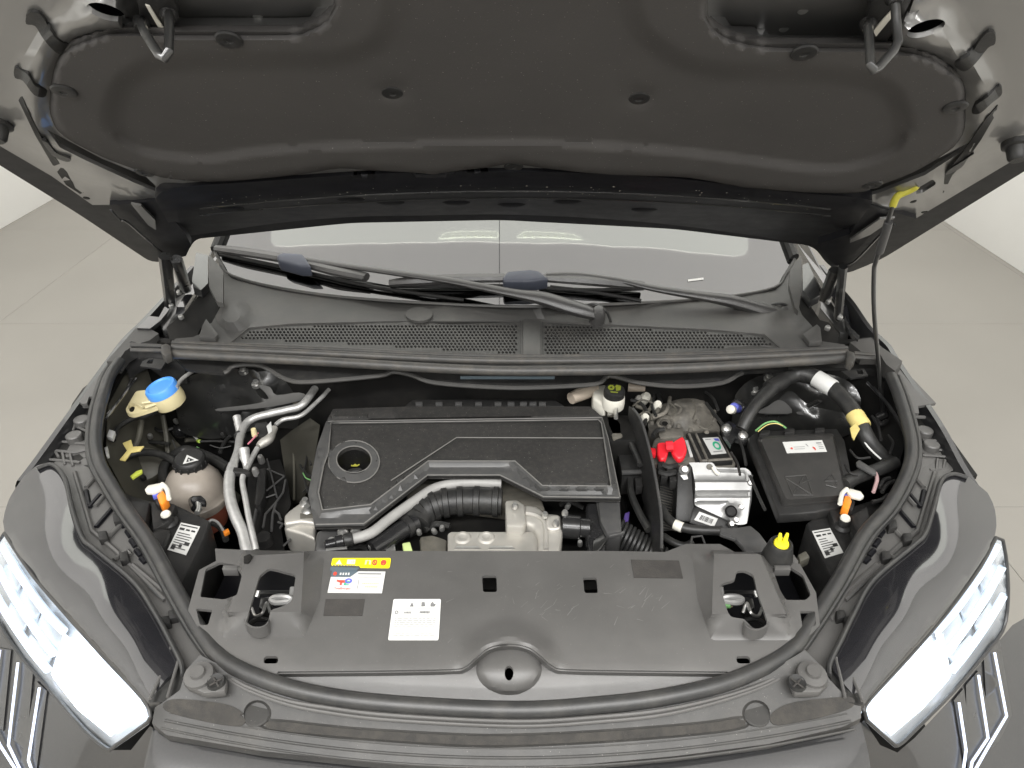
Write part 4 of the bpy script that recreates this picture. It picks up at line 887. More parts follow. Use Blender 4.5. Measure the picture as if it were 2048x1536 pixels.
shoulder(mir([(108, 925), (150, 905), (195, 925), (225, 985), (300, 1100), (352, 1195), (410, 1290), (436, 1345), (380, 1392), (362, 1340), (340, 1284), (311, 1228), (268, 1166), (200, 1112), (163, 1075), (142, 1015), (128, 960)], 1010), lambda x, y: zs(2020-x, y)-.012,
    mir([(172, 975), (196, 948)], 1010) and [mir(l, 1010) for l in ([(172, 975), (196, 948)], [(190, 1012), (214, 985)], [(216, 1075), (246, 1045)], [(150, 945), (185, 1062), (230, 1100), (330, 1200)], [(265, 1130), (330, 1185), (360, 1240)], [(228, 1120), (254, 1100), (262, 1110)])],
    [mir(l, 1010) for l in ([(172, 982), (178, 1012)], [(178, 1016), (200, 990)], [(192, 1055), (224, 1018)], [(240, 1040), (250, 1055)], [(254, 1062), (262, 1074)], [(262, 1080), (272, 1094)], [(272, 1100), (282, 1112)], [(282, 1116), (292, 1126)])], 'ribbed grey plastic shoulder between the seal and the right headlamp', [(1785, 1048), (1772, 1110), (1815, 1074), (1682, 1228), (1698, 1240)])
# dark wedge panels between headlamp and front trim
for q in ([(296, 1405), (345, 1286), (368, 1345), (362, 1385), (332, 1404)], [(1728, 1410), (1680, 1286), (1660, 1345), (1664, 1385), (1692, 1404)]):
    sheet('corner_filler', q, ZF(lambda x, y: .925), m_gloss, car, step=24, thick=.02)
for l in ([(300, 1398), (330, 1330), (345, 1280)], [(335, 1395), (358, 1318)], [(1725, 1402), (1696, 1330), (1682, 1290)], [(1690, 1395), (1672, 1315)]):
    ptube('filler_rib', l, Z(.932), .0024, m_plast, car, n=7)
# hexagonal bonnet stops
for q, dc, hc, l in (([(372, 1372), (375, 1352), (392, 1336), (415, 1330), (440, 1348), (454, 1358), (450, 1382), (408, 1386)], (398, 1352), (432, 1364), 'left bonnet stop on the front trim'),
                  ([(1580, 1360), (1594, 1345), (1612, 1332), (1632, 1330), (1650, 1345), (1658, 1365), (1640, 1384), (1590, 1384)], (1624, 1350), (1594, 1366), 'right bonnet stop on the front trim')):
    b = prism('bonnet_stop', q, Z(.952), .013, m_plast, car, bev=.003, label=l)
    cx_, cy_ = sum(p[0] for p in q)/len(q), sum(p[1] for p in q)/len(q)
    prism('stop_base', [(cx_+(x-cx_)*.97, cy_+(y-cy_)*.97) for x, y in q], Z(.9385), .014, m_black, b, bev=.001)
    lathe('buffer_disc', [(0, .011), (.009, .011), (.010, .006), (.019, .004), (.020, -.002)], Z(.954)(*dc), (0, -.1, 1), m_plast, b, n=22)
    lathe('screw', [(0, .001), (.004, .001), (.011, .0035), (.0125, -.002)], Z(.954)(*hc), (0, -.1, 1), m_hose, b, n=14)
    for a in (0, 1): box('screw_slot', Z(.9575)(*hc), (.018, .0022, .002), m_patch, b, R=Matrix.Rotation(rad(40+90*a), 3, 'Z'), bev=.0003)
# ================================================================ plastic cover over the radiator support
fc = thing('radiator_cover', 'wide grey plastic cover across the front of the engine bay carrying stickers', 'cover', (0, .28, .9))
TL, OL = [(493, 1112), (608, 1105), (602, 1224), (456, 1224)], [(488, 1100), (650, 1104), (640, 1200), (609, 1275), (436, 1275), (452, 1224)]
TR, OR = [(1428, 1108), (1520, 1108), (1572, 1228), (1424, 1228)], [(1384, 1104), (1526, 1104), (1592, 1277), (1421, 1277), (1395, 1200)]
fL, fR = frustum(TL, OL), frustum(TR, OR)
step_line = spl([(560, 1343), (760, 1341), (900, 1338), (930, 1333), (955, 1312), (980, 1294), (1018, 1288), (1056, 1294), (1082, 1312), (1106, 1332), (1136, 1338), (1280, 1341), (1455, 1343)], k=4)
low = step_line+[(1470, 1400), (1018, 1440), (540, 1400)]
def dome(x, y): return math.sqrt(max(0, 1-((x-1018)/66)**2-((y-1338)/52)**2))
def bump_(x, y): return .014*math.exp(-((math.hypot((x-1018), (y-1338)*1.15)-72)/24)**2)*(1-sm(1322, 1346, y))
def cov_z(x, y):
    h = .968-.022*(max(0, y-1100)/240)**2
    h += .026*fL(x, y)+.026*fR(x, y)
    dl = d1(x, y, step_line, False); below = in1(x, y, low)
    if below:
        h -= .013*sm(0, 9, dl); h += .011*dome(x, y)+bump_(x, y)*(1-sm(0, 9, dl))
    else:
        h += bump_(x, y)
    h -= .010*sm(1330, 1420, y)
    h -= .012*sm(1085, 1099, 1199-y)*0
    return h
hl = rnd([(537, 1136), (556, 1140), (589, 1149), (591, 1156), (584, 1201), (567, 1212), (541, 1220), (537, 1242), (526, 1253), (504, 1253), (493, 1242), (502, 1208), (519, 1151)], 6)
hr = rnd([(1473, 1142), (1488, 1140), (1507, 1149), (1514, 1182), (1535, 1242), (1529, 1257), (1507, 1257), (1492, 1242), (1488, 1238), (1462, 1234), (1455, 1223), (1440, 1171), (1447, 1166), (1470, 1160)], 6)
holes = [hl, hr, rnd([(964, 1151), (993, 1151), (994, 1184), (966, 1184)], 5), rnd([(1166, 1155), (1193, 1155), (1196, 1186), (1169, 1186)], 5), rnd([(529, 1312), (556, 1312), (556, 1327), (526, 1327)], 8), rnd([(1472, 1312), (1499, 1312), (1502, 1327), (1474, 1327)], 8),
         ell(1018, 1346, 9, 15, 14), rnd([(411, 1138), (440, 1124), (470, 1130), (484, 1150), (474, 1190), (448, 1199), (400, 1194)], 5), rnd([(392, 1217), (425, 1220), (416, 1250), (400, 1250)], 4), rnd([(1546, 1140), (1580, 1134), (1606, 1150), (1622, 1190), (1612, 1200), (1572, 1200), (1560, 1180)], 5), rnd([(1600, 1222), (1630, 1222), (1632, 1250), (1606, 1262)], 4)]
cov_o = [(430, 1097), (490, 1100), (612, 1102), (900, 1102), (1240, 1102), (1330, 1104), (1372, 1088), (1440, 1088), (1470, 1104), (1505, 1104), (1528, 1112), (1560, 1118), (1600, 1128), (1632, 1185), (1640, 1250), (1600, 1290), (1545, 1340), (1455, 1375), (1300, 1402), (1030, 1424), (785, 1412), (640, 1394), (535, 1366), (455, 1328), (404, 1270), (376, 1220), (398, 1140), (432, 1122)]
cov = sheet('cover_panel', cov_o, ZF(cov_z), m_plast, fc, holes=holes, step=9, thick=.005, lines=[['c']+TL, OL[1:5], ['c']+TR, step_line, off(step_line, 9, False), off(step_line, -7, False), off(step_line, -15, False), ['c']+ell(1018, 1338, 66, 52, 28), OR[3:5], OR[:1]+OR[-1:]], ang=26)
for c, s in (((513, 1236), 1), ((1513, 1240), 1)):
    pts = [Z(.984)(c[0]+25*math.cos(a), c[1]+2+19*math.sin(a)) for a in np.linspace(.1, math.pi-.1, 12)]
    loft('latch_collar', [[p for p in pts], [p+V((0, 0, -.02)) for p in pts]], m_plast, fc, thick=.003, tdir=(0, 1, 0))
for q in ([(446, 1130), (476, 1130), (475, 1139), (444, 1139)], [(1548, 1130), (1580, 1130), (1582, 1139), (1550, 1139)]):
    prism('catch', q, Z(.975), .014, m_plast, fc, bev=.001)
prism('cable_notch', [(487, 1112), (500, 1107), (505, 1112), (497, 1124), (487, 1124)], Z(.999), .004, m_dark, fc, bev=.001)
for q, l in (([(651, 1198), (729, 1198), (724, 1231), (647, 1231)], 'left'), ([(1262, 1119), (1358, 1121), (1366, 1156), (1268, 1155)], 'right')):
    sheet('dark_patch', q, ZF(lambda x, y: cov_z(x, y)+.0012), m_patch, fc, step=30, thick=.001)
# latches above a plate blackened to put shade below the openings
for dx, (pts) in ((0, [(519, 1160), (590, 1160), (575, 1205), (500, 1250)]), (1, [(1440, 1165), (1515, 1165), (1535, 1250), (1470, 1225)])):
    lt = box('latch', Z(.80)(540 if not dx else 1488, 1190), (.19, .16, .012), m_under, fc, bev=.003)
    sx = -1 if dx else 1; x0 = 545 if not dx else 1482
    def zz_(z, ax, y): return Z(z)(x0+sx*ax, y)
    tube('latch_lever', [zz_(.93, -2, 1199), zz_(.935, 8, 1194), zz_(.937, 26, 1194), zz_(.935, 36, 1197), zz_(.932, 30, 1203), zz_(.93, 6, 1205)], .0048, m_alu, lt, n=8, closed=True)
    prism('lever_tongue', [(x0+sx*0, 1196), (x0+sx*34, 1193), (x0+sx*36, 1200), (x0+sx*4, 1204)], Z(.932), .004, m_alu, lt, bev=.001)
    tube('latch_pin', [zz_(.925, 38, 1192), zz_(.93, 40, 1175)], .004, m_alu, lt, n=8)
    tube('latch_pin', [zz_(.92, -32, 1194), zz_(.925, -28, 1182)], .004, m_steel, lt, n=8)
    tube('latch_spring', [zz_(.90, -42, 1216), zz_(.90, -34, 1232), zz_(.91, -20, 1226), zz_(.91, -12, 1206), zz_(.90, -4, 1226)], .0026, m_steel, lt, n=7)
    prism('latch_plate', [(x0+sx*-30, 1180), (x0+sx*40, 1180), (x0+sx*36, 1188), (x0+sx*-32, 1188)], Z(.90), .004, m_gloss, lt, bev=.001)
    prism('latch_hook', [(x0+sx*-24, 1196), (x0+sx*-4, 1192), (x0+sx*-2, 1212), (x0+sx*-14, 1222), (x0+sx*-28, 1214)], Z(.905), .02, m_gloss, lt, bev=.002)
    tube('latch_cable', [zz_(.88, -44, 1246), zz_(.89, -30, 1238), zz_(.89, -8, 1240)], .004, m_hose, lt, n=7)
    if dx:
        prism('latch_switch', [(1450, 1196), (1466, 1194), (1468, 1206), (1452, 1208)], Z(.925), .01, m_cream, lt, bev=.001)
        box('green_tab', Z(.928)(1454, 1210), (.009, .009, .006), m_green, lt, bev=.001)
# ---- stickers
s1q = [(665, 1116), (782, 1116), (779, 1136), (662, 1133)]
S = ZF(lambda x, y: cov_z(x, y)+.0012)
st = sheet('yellow_sticker', rnd([(665, 1116), (782, 1116), (779, 1136), (720, 1135), (719, 1131), (662, 1131)], 3, 2), S, m_yellow, fc, step=900, thick=.0008, label='yellow warning sticker on the grey cover')
q = quadmap(s1q, S)
prints('warning_triangle', q, [[(.07, .75), (.125, .2), (.18, .75)], (.26, .2, .40, .7)], m_white, st)
def ring_uv(cx, cy, rx, ry, w=.55, n=14):
    out = []
    for i in range(n):
        a, b = 2*math.pi*i/n, 2*math.pi*(i+1)/n
        out.append([(cx+rx*math.cos(a), cy+ry*math.sin(a)), (cx+rx*math.cos(b), cy+ry*math.sin(b)), (cx+rx*w*math.cos(b), cy+ry*w*math.sin(b)), (cx+rx*w*math.cos(a), cy+ry*w*math.sin(a))])
    return out
prints('prohibition_sign', q, ring_uv(.735, .5, .045, .32)+ring_uv(.885, .5, .05, .3)+[[(.70, .3), (.715, .22), (.77, .75), (.755, .8)], [(.85, .35), (.93, .3), (.92, .6), (.86, .62)]], m_redink, st, .0008)
prints('book_symbol', q, [[(.57, .3), (.6, .22), (.62, .3), (.64, .22), (.67, .3), (.67, .75), (.64, .68), (.64, .35), (.6, .35), (.6, .68), (.57, .75)], (.33, .32, .345, .6), (.355, .3, .385, .62)], m_tanink, st)
prints('print', q, [(.03+.05*i, .83, .065+.05*i, .93) for i in range(8)], m_ink, st)
sq = [(664, 1142), (771, 1143), (764, 1186), (655, 1185)]
sw = sheet('white_sticker', sq, S, m_white, fc, step=900, thick=.0008, label='white sticker with oil brand mark below the yellow sticker'.replace('brand ', ''))
q = quadmap(sq, S)
prints('slate_band', q, [[(-.0, .0), (.50, .0), (.36, .28), (.0, .28)]], m_slate, sw)
prints('slate_tab', quadmap([(661, 1134), (720, 1136), (713, 1142), (660, 1142)], S), [(.0, .0, 1, 1)], m_slate, sw)
prints('red_emblem', q, ring_uv(.07, .14, .035, .09, .0), m_redink, sw, .0009)
prints('lettering', q, [(.5, .10, .93, .15)], m_ink, sw)
prints('divider', q, [(.53, .42, .538, .82), (.5, .29, .95, .30)], m_lightink, sw)
prints('small_print', q, [(.60+.036*i, .55, .624+.036*i, .61) for i in range(9)]+[(.67+.034*i, .68, .692+.034*i, .76) for i in range(7)], m_tanink, sw)
prints('small_print', q, [(.16+.05*i, .09, .19+.05*i, .2) for i in range(4)], m_white, sw, .0009)
words('logo_te', 'T', q, .15, .66, .22, m_redink, sw, .0009, w=.13, bold=.03)
words('logo_te', 'E', q, .275, .66, .18, m_greenink, sw, .0009, w=.09, bold=.02)
prints('logo_swoosh', q, ring_uv(.345, .47, .065, .12, .5), m_blueink, sw, .001)
prints('logo_swoosh', q, [[(.13, .42), (.2, .47), (.29, .5), (.29, .56), (.19, .55), (.13, .5)]], m_redink, sw, .001)
words('lettering', 'TotalEnergies', q, .11, .86, .09, m_redink, sw, .0009, w=.30)
bq = [(787, 1198), (882, 1198), (877, 1280), (776, 1280)]
sb = sheet('white_sticker', rnd(bq, 3, 2), S, m_white, fc, step=900, thick=.0008, label='square white information sticker')
q = quadmap(bq, S)
R = []
for k in range(9):
    v = .47+k*.052; u = .08
    while u < .9:
        l = rng.uniform(.03, .11); R.append((u, v, min(u+l, .92), v+.012)); u += l+.02
prints('small_print', q, R, m_lightink, sb)
prints('line', q, [(.25, .235, .95, .241), (.06, .42, .95, .424)], m_lightink, sb)
prints('pictogram', q, [[(.36, .19), (.40, .08), (.44, .19)], [(.60, .08), (.66, .08), (.68, .18), (.60, .19)], [(.79, .12), (.83, .07), (.86, .12), (.9, .14), (.87, .19), (.79, .19)]]+ring_uv(.10, .33, .035, .045, .6), m_ink, sb)
prints('small_print', q, [(.26+.03*i, .31, .275+.03*i, .36) for i in range(5)]+[(.58+.03*i, .30, .60+.03*i, .355) for i in range(7)], m_ink, sb)

SV, SF = [], []
for k in range(60):
    cx, cy = (rng.normal(1120, 60), rng.normal(1200, 35)) if k < 36 else (rng.normal(1290, 30), rng.normal(1215, 40)) if k < 50 else (rng.uniform(700, 1400), rng.uniform(1110, 1330))
    a = rng.normal(-.6, .5); l = rng.uniform(4, 22); cx = min(max(cx, 900), 1370)
    if 955 < cx < 1003 or 1155 < cx < 1205: continue
    p0, p1 = (cx-l*math.cos(a)/2, cy-l*math.sin(a)/2), (cx+l*math.cos(a)/2, cy+l*math.sin(a)/2)
    A_, B_ = S(*p0)-V((0, 0, .0006)), S(*p1)-V((0, 0, .0006)); w_ = (B_-A_).cross(V((0, 0, 1))).normalized()*rng.uniform(.0003, .0007); b = len(SV)
    SV += [A_-w_, A_+w_, B_+w_*.4, B_-w_*.4]; SF.append((b, b+1, b+2, b+3))
sc_ = mk('scuff_marks', SV, SF, mat('pale scuff', (.125, .122, .117), (.15, .147, .14), rough=.6), fc, smooth=False); sc_['kind'] = 'stuff'
# ================================================================ engine bay: things one could lift out
def D(px, py, t): return CAM+ray(px, py)*t
# ---- engine cover
ec = thing('engine_cover', 'wide dark grey plastic engine cover with round oil filler opening', 'engine cover', (-.08, .62, .85))
eo = [(666, 818), (809, 813), (1180, 813), (1203, 832), (1216, 876), (1241, 996), (1087, 994), (1000, 950), (855, 950), (728, 1049), (629, 1051), (616, 988), (634, 894), (653, 842)]
ein = [(668, 843), (1203, 835), (1226, 978), (1083, 977), (1026, 927), (858, 927), (743, 1014), (642, 1026), (632, 985), (642, 932), (652, 905), (662, 850)]
eot = [(655, 842), (1206, 834), (1232, 986), (1085, 985), (1012, 938), (856, 938), (735, 1030), (634, 1035), (622, 988), (640, 900)]
hol = ell(708, 919, 35, 27, 28); rin, rou = ell(708, 921, 38, 31, 28), ell(708, 923, 51, 42, 28)
rf, bev = frustum(rin, rou), frustum(ein, eot)
groove = [(1210, 876), (913, 875), (782, 962)]; gz = [(655, 842), (1205, 834)]
up = [(1210, 876), (913, 875), (782, 962), (743, 1014), (858, 927), (1026, 927), (1083, 977), (1226, 978)]
def ez(x, y):
    z = .918+(1000-y)*.00010+.007*bev(x, y)
    if in1(x, y, rou): z = .918+(1000-y)*.0001+.007+.004*rf(x, y)-.003
    elif in1(x, y, up): z += .004*sm(0, 5, d1(x, y, groove, False))
    z -= .004*(1-sm(0, 4, d1(x, y, gz, False)))
    if y > 985: z -= 0.0
    return z
rimd = sgrid([(662, 846), (1196, 839), (1203, 846), (1222, 972), (1085, 971), (1030, 922), (856, 922), (741, 1009), (645, 1020), (637, 985), (647, 932), (657, 905)], 3)
cp = sheet('cover_shell', eo, ZF(lambda x, y: ez(x, y)-(0 if y < 836 else .004*sm(-2, 3, -rimd(x, y)))), m_engine, ec, holes=[hol], step=9, thick=.010, ang=24, lines=[['c']+ein, ['c']+rin, ['c']+rou, groove[:], off(groove, 5, False), off(groove, -5, False), gz, off(gz, 4, False), off(gz, -4, False)])
rimo = [(652, 843), (1204, 836), (1216, 876), (1241, 996), (1087, 994), (1000, 950), (855, 950), (728, 1049), (629, 1051), (616, 988), (634, 894)]
rimi = [(662, 846), (1196, 839), (1203, 846), (1222, 972), (1085, 971), (1030, 922), (856, 922), (741, 1009), (645, 1020), (637, 985), (647, 932), (657, 905)]
sheet('rim', rimo, ZF(lambda x, y: ez(x, y)+.0032), m_engrim, ec, holes=[rimi], step=9, thick=.003, ang=24, lines=[['c']+ein])
for l in ([(728, 1047), (855, 950), (1000, 950), (1087, 993), (1238, 995)], [(632, 1049), (728, 1047)], rimi[2:]+rimi[:3], [(655, 843), (900, 839), (1204, 835)], [(782, 961), (913, 875), (1210, 876)], [(1204, 835), (1216, 876), (1240, 994)]):
    tube('edge_line', [ZF(lambda x, y: ez(x, y)+.0032)(*p) for p in dens(l, 20, False)], .0013, m_edge, ec, smooth=False, n=6)
sheet('filler_ring', rou, ZF(lambda x, y: ez(x, y)+.0012), m_engrim, ec, holes=[hol], step=9, thick=.001, lines=[['c']+rin])
for e_ in (rou, hol): tube('ring_edge', [ZF(lambda x, y: ez(x, y)+.001)(*p) for p in e_], .0014, m_edge, ec, closed=True, smooth=False, n=6)
prism('ring_link', [(634, 897), (664, 899), (662, 912), (636, 912)], ZF(lambda x, y: ez(650, 905)+.002), .004, m_engrim, ec, bev=.0008)
wl_ = [Z(.934)(*p) for p in hol]
loft('filler_well', [wl_+wl_[:1], [p+V((0, 0, -.07)) for p in wl_+wl_[:1]]], m_black, ec, thick=.002, tdir=(0, 0, -1))
cpo = Z(.875)(708, 934)
oc = lathe('oil_cap', [(0, .004), (.018, .004), (.021, .001), (.023, -.006), (.023, -.03)], cpo, (0, 0, 1), m_cowl, ec, n=26)
box('cap_grip', cpo+V((0, -.002, .006)), (.036, .008, .012), m_cowl, oc, bev=.002)
q = quadmap([(690, 924), (728, 924), (730, 938), (688, 938)], Z(.889))
prints('oil_symbol', quadmap([(697, 925), (722, 925), (723, 936), (696, 936)], Z(.889)), [[(.25, .75), (.2, .45), (.4, .5), (.45, .35), (.62, .35), (.66, .5), (.85, .3), (.9, .42), (.7, .75)], (.5, .12, .56, .35), (.42, .1, .64, .18)], mat('dull yellow mark', (.42, .40, .06), rough=.5), oc)
prism('rear_ledge', [(824, 799), (1040, 797), (1110, 799), (1130, 812), (806, 814)], Z(.925), .05, m_black, ec, bev=.003)
for i, x in enumerate((838, 878, 917, 957, 996, 1022, 1047, 1066, 1085)):
    prism('ledge_tab', [(x-7, 803), (x+7, 803), (x+7, 808), (x-7, 808)], Z(.931), .008, m_engrim, ec, bev=.0008)
# engine below
en = thing('engine', 'dusty dark engine block under the cover', 'engine', (0, .6, .45))
box('block', V((-.07, .64, .61)), (.62, .38, .42), m_dark, en, bev=.03)
box('rear_block', V((-.02, .80, .88)), (.6, .10, .10), m_dark, en, bev=.02)
prism('oil_filter_housing', [(632, 1056), (682, 1052), (690, 1075), (676, 1104), (625, 1104)], Z(.88), .15, m_engrim, en, bev=.012, seg=3)
prism('heat_shield', [(895, 1066), (902, 1062), (1078, 1062), (1102, 1084), (1118, 1112), (895, 1112)], Z(.885), .03, m_cast, en, bev=.005, seg=3)
for x in (925, 973): lathe('shield_dimple', [(0, .001), (.006, .001), (.009, .003), (.013, .0025), (.016, -.001)], Z(.886)(x, 1075), (0, 0, 1), m_cast, en, n=20)
for x in (936, 1004): prism('shield_slot', [(x-28, 1097), (x-22, 1091), (x+20, 1091), (x+26, 1097)], Z(.887), .006, m_steel, en, bev=.001)
prism('sensor_block', [(838, 1072), (864, 1068), (895, 1078), (893, 1108), (842, 1108)], Z(.87), .06, m_mudcase, en, bev=.006)
prism('cylinder_head_edge', [(812, 988), (850, 958), (1010, 955), (1085, 1000), (1092, 1022), (1020, 1004), (860, 985), (815, 1010)], Z(.87), .05, m_mudcase, en, bev=.006)
for x, y in ((686, 1064), (712, 1062), (664, 1086), (678, 1082)): lathe('bolt', [(0, .01), (.006, .01), (.008, .006), (.010, .003), (.010, -.01)], Z(.885)(x, y), (0, -.2, 1), m_steel, en, n=14)
ptube('wire', [(660, 1095), (674, 1086), (690, 1092), (706, 1086)], Z(.888), .004, m_hose, en, n=7)
ptube('wire', [(652, 1100), (670, 1098), (694, 1096)], Z(.892), .0028, m_steel, en, n=6)
prism('green_clip', [(804, 1086), (820, 1083), (826, 1104), (808, 1106)], Z(.87), .02, mat('pale green clip', (.5, .6, .25), rough=.4), en, bev=.002)
prism('steel_tab', [(771, 1092), (790, 1087), (791, 1104), (772, 1104)], Z(.87), .004, m_steel, en, bev=.001)
# ---- hoses and pipes in front of the cover
gh = thing('vent_hose', 'smooth light grey hose sweeping along the front of the engine cover', 'hose', Z(.9)(850, 1020))
ptube('hose', [(1003, 967), (960, 965), (922, 966), (871, 976), (826, 1004), (780, 1037), (742, 1066), (702, 1079)], Z(.895), .0098, m_greyhose, gh, n=14)
lathe('hose_clamp', [(.0112, -.008), (.0125, -.006), (.0125, .006), (.0112, .008)], Z(.895)(697, 1080), Z(.895)(720, 1075)-Z(.895)(690, 1082), m_hose, gh, n=18)
lathe('connector', [(.007, -.03), (.009, -.028), (.009, -.012), (.012, -.01), (.012, .002)], Z(.893)(684, 1083), Z(.895)(720, 1075)-Z(.895)(690, 1082), m_blackg, gh, n=14)
du = thing('air_duct', 'ribbed black rubber air duct curving into the aluminium pipe', 'air duct', Z(.88)(920, 1010))
path = spl([tuple(Z(z)(x, y)) for x, y, z in ((830, 1048, .862), (843, 1026, .868), (878, 1008, .874), (936, 1002, .876), (1004, 1004, .876))], k=12)
tube('duct_body', path, .0255, m_hose, du, n=18, smooth=False, ang=60)
for i in range(3, len(path)-1, 6):
    a, b = V(path[i]), V(path[i+1]); lathe('duct_rib', [(.0255, -.0065), (.0292, -.005), (.0292, .005), (.0255, .0065)], a, b-a, m_hose, du, n=22)
ptube('black_elbow', [(744, 1100), (772, 1082), (800, 1062), (832, 1044)], Z(.87), .0175, m_blackg, du, n=16)
lathe('duct_clamp', [(.019, -.006), (.021, -.005), (.021, .005), (.019, .006)], Z(.87)(815, 1053), Z(.87)(832, 1044)-Z(.87)(800, 1062), m_black, du, n=18)
tp = thing('intake_pipe', 'pale cast aluminium pipe elbow between ribbed duct and black coupling', 'pipe', Z(.88)(1070, 1040))
prism('flange', [(1010, 1000), (1034, 998), (1050, 1008), (1052, 1046), (1046, 1054), (1012, 1052)], Z(.905), .05, m_cast, tp, bev=.005)
prism('cast_body', [(1046, 1006), (1074, 1010), (1092, 1024), (1122, 1026), (1126, 1060), (1120, 1108), (1076, 1108), (1076, 1070), (1066, 1050), (1046, 1044)], Z(.90), .05, m_cast, tp, bev=.009, seg=3)
prism('boss', [(1090, 1030), (1120, 1028), (1122, 1056), (1104, 1060), (1092, 1054)], Z(.906), .02, m_cast, tp, bev=.005, seg=3)
ptube('cast_rib', [(1052, 1026), (1076, 1032), (1090, 1050), (1092, 1100)], Z(.901), .004, m_cast, tp, n=8)
for x, y in ((1030, 1012), (1090, 1030), (1112, 1046), (1130, 1026)): lathe('bolt', [(0, .006), (.004, .006), (.006, .002), (.006, -.004)], Z(.914)(x, y), (0, -.1, 1), m_steel, tp, n=12)
lathe('black_coupling', [(.020, -.02), (.022, -.018), (.022, .012), (.018, .014), (.018, .03)], Z(.89)(1146, 1054), (1, -.1, 0), m_blackg, tp, n=22)
ib = thing('intake_box', 'grey and glossy black intake box at the right end of the engine cover', 'intake box', Z(.85)(1215, 1040))
prism('grey_panel', [(1196, 1000), (1240, 997), (1244, 1062), (1214, 1067), (1200, 1040)], Z(.9), .05, m_engrim, ib, bev=.004)
prism('black_shell', [(1172, 1004), (1196, 1002), (1204, 1042), (1214, 1070), (1212, 1104), (1178, 1108), (1170, 1060)], Z(.89), .07, m_blackg, ib, bev=.008, seg=3)
tube('shell_rib', [Z(.892)(*p) for p in ((1196, 1004), (1203, 1040), (1220, 1074), (1246, 1066))], .004, m_engrim, ib, smooth=False, n=8)
prism('wet_edge', [(1186, 1080), (1206, 1066), (1216, 1078), (1196, 1104), (1186, 1104)], Z(.893), .01, m_gloss, ib, bev=.003)
ch = thing('corrugated_hose', 'ribbed black corrugated hose beside the baffle plate', 'hose', Z(.86)(1275, 1090))
pa, pb = Z(.86)(1236, 1066), Z(.84)(1322, 1122)
for k in range(12):
    c = pa.lerp(pb, k/11); lathe('corrugation', [(.021, -.0055), (.0275, -.002), (.0275, .002), (.021, .0055)], c, (pb-pa)+V((0, .02, .0)), m_hose, ch, n=22)
tube('hose_core', [pa, pb], .021, m_dark, ch, smooth=False, n=16)
# ---- aluminium engine mount
em = thing('engine_mount', 'cast aluminium engine mount bracket left of the engine cover', 'engine mount', Z(.82)(595, 1040))
prism('casting', [(568, 1030), (578, 1020), (605, 1000), (618, 996), (630, 1015), (630, 1046), (600, 1042), (568, 1048)], Z(.85), .03, m_cast, em, bev=.006, seg=3)
prism('lower_web', [(567, 1050), (600, 1044), (632, 1048), (630, 1078), (600, 1066), (570, 1058)], Z(.838), .06, m_cast, em, bev=.006, seg=3)
for x, y in ((612, 1008), (616, 1022)): lathe('mount_bolt', [(0, .014), (.006, .014), (.008, .008), (.012, .004), (.012, -.004)], Z(.85)(x, y), (0, -.1, 1), m_steel, em, n=14)
prism('dark_slot', [(600, 1026), (626, 1026), (626, 1035), (600, 1036)], Z(.852), .005, m_mudcase, em, bev=.001)
# ---- radiator fan shroud
fs = thing('fan_shroud', 'black fan shroud with crossing thin ribs left of the engine', 'fan shroud', Z(.7)(530, 1010))
sheet('shroud_panel', [(496, 930), (560, 918), (575, 960), (582, 1010), (562, 1050), (570, 1110), (500, 1110), (494, 1010)], ZF(lambda x, y: .80), m_dark, fs, step=40, thick=.1)
for l, r in (([(534, 918), (544, 955), (554, 995)], .003), ([(534, 938), (568, 952)], .003), ([(568, 953), (529, 985)], .003), ([(571, 960), (566, 985), (551, 1006), (531, 1028), (526, 1055)], .0038), ([(529, 996), (552, 988)], .003), ([(552, 1006), (545, 1030), (543, 1062)], .0045), ([(548, 1020), (558, 1028), (562, 1040)], .004), ([(556, 1044), (566, 1048), (560, 1056)], .004), ([(505, 1080), (506, 1050), (514, 1012), (524, 985)], .005), ([(567, 1092), (585, 1074)], .0035)):
    ptube('rib', l, Z(.815), r*.62, m_engrim, fs, smooth=False, n=6)
prism('shroud_post', [(516, 938), (532, 934), (530, 985), (520, 1010), (508, 1008)], Z(.83), .04, m_black, fs, bev=.003)
lathe('shroud_cap', [(0, .008), (.013, .008), (.015, .003), (.015, -.02)], Z(.815)(528, 1078), (0, -.2, 1), m_black, fs, n=22)
lathe('shroud_bolt', [(0, .012), (.005, .01), (.007, .004), (.007, -.01)], Z(.835)(511, 943), (0, -.2, 1), m_alu, fs, n=14)
lathe('shroud_bolt', [(0, .012), (.005, .01), (.007, .004), (.007, -.01)], Z(.835)(522, 918), (0, -.2, 1), m_steel, fs, n=14)
sheet('heat_plate', [(560, 880), (582, 862), (620, 836), (640, 850), (622, 960), (600, 1000), (578, 1000)], ZI([(560, 880, .78), (640, 850, .86), (620, 836, .86), (600, 1000, .74), (578, 1000, .72)]), m_olive2, fs, step=30, thick=.01)
tube('plate_fold', [Z(.80)(585, 850), Z(.775)(588, 930), Z(.75)(588, 1000)], .003, m_olive, fs, n=7)
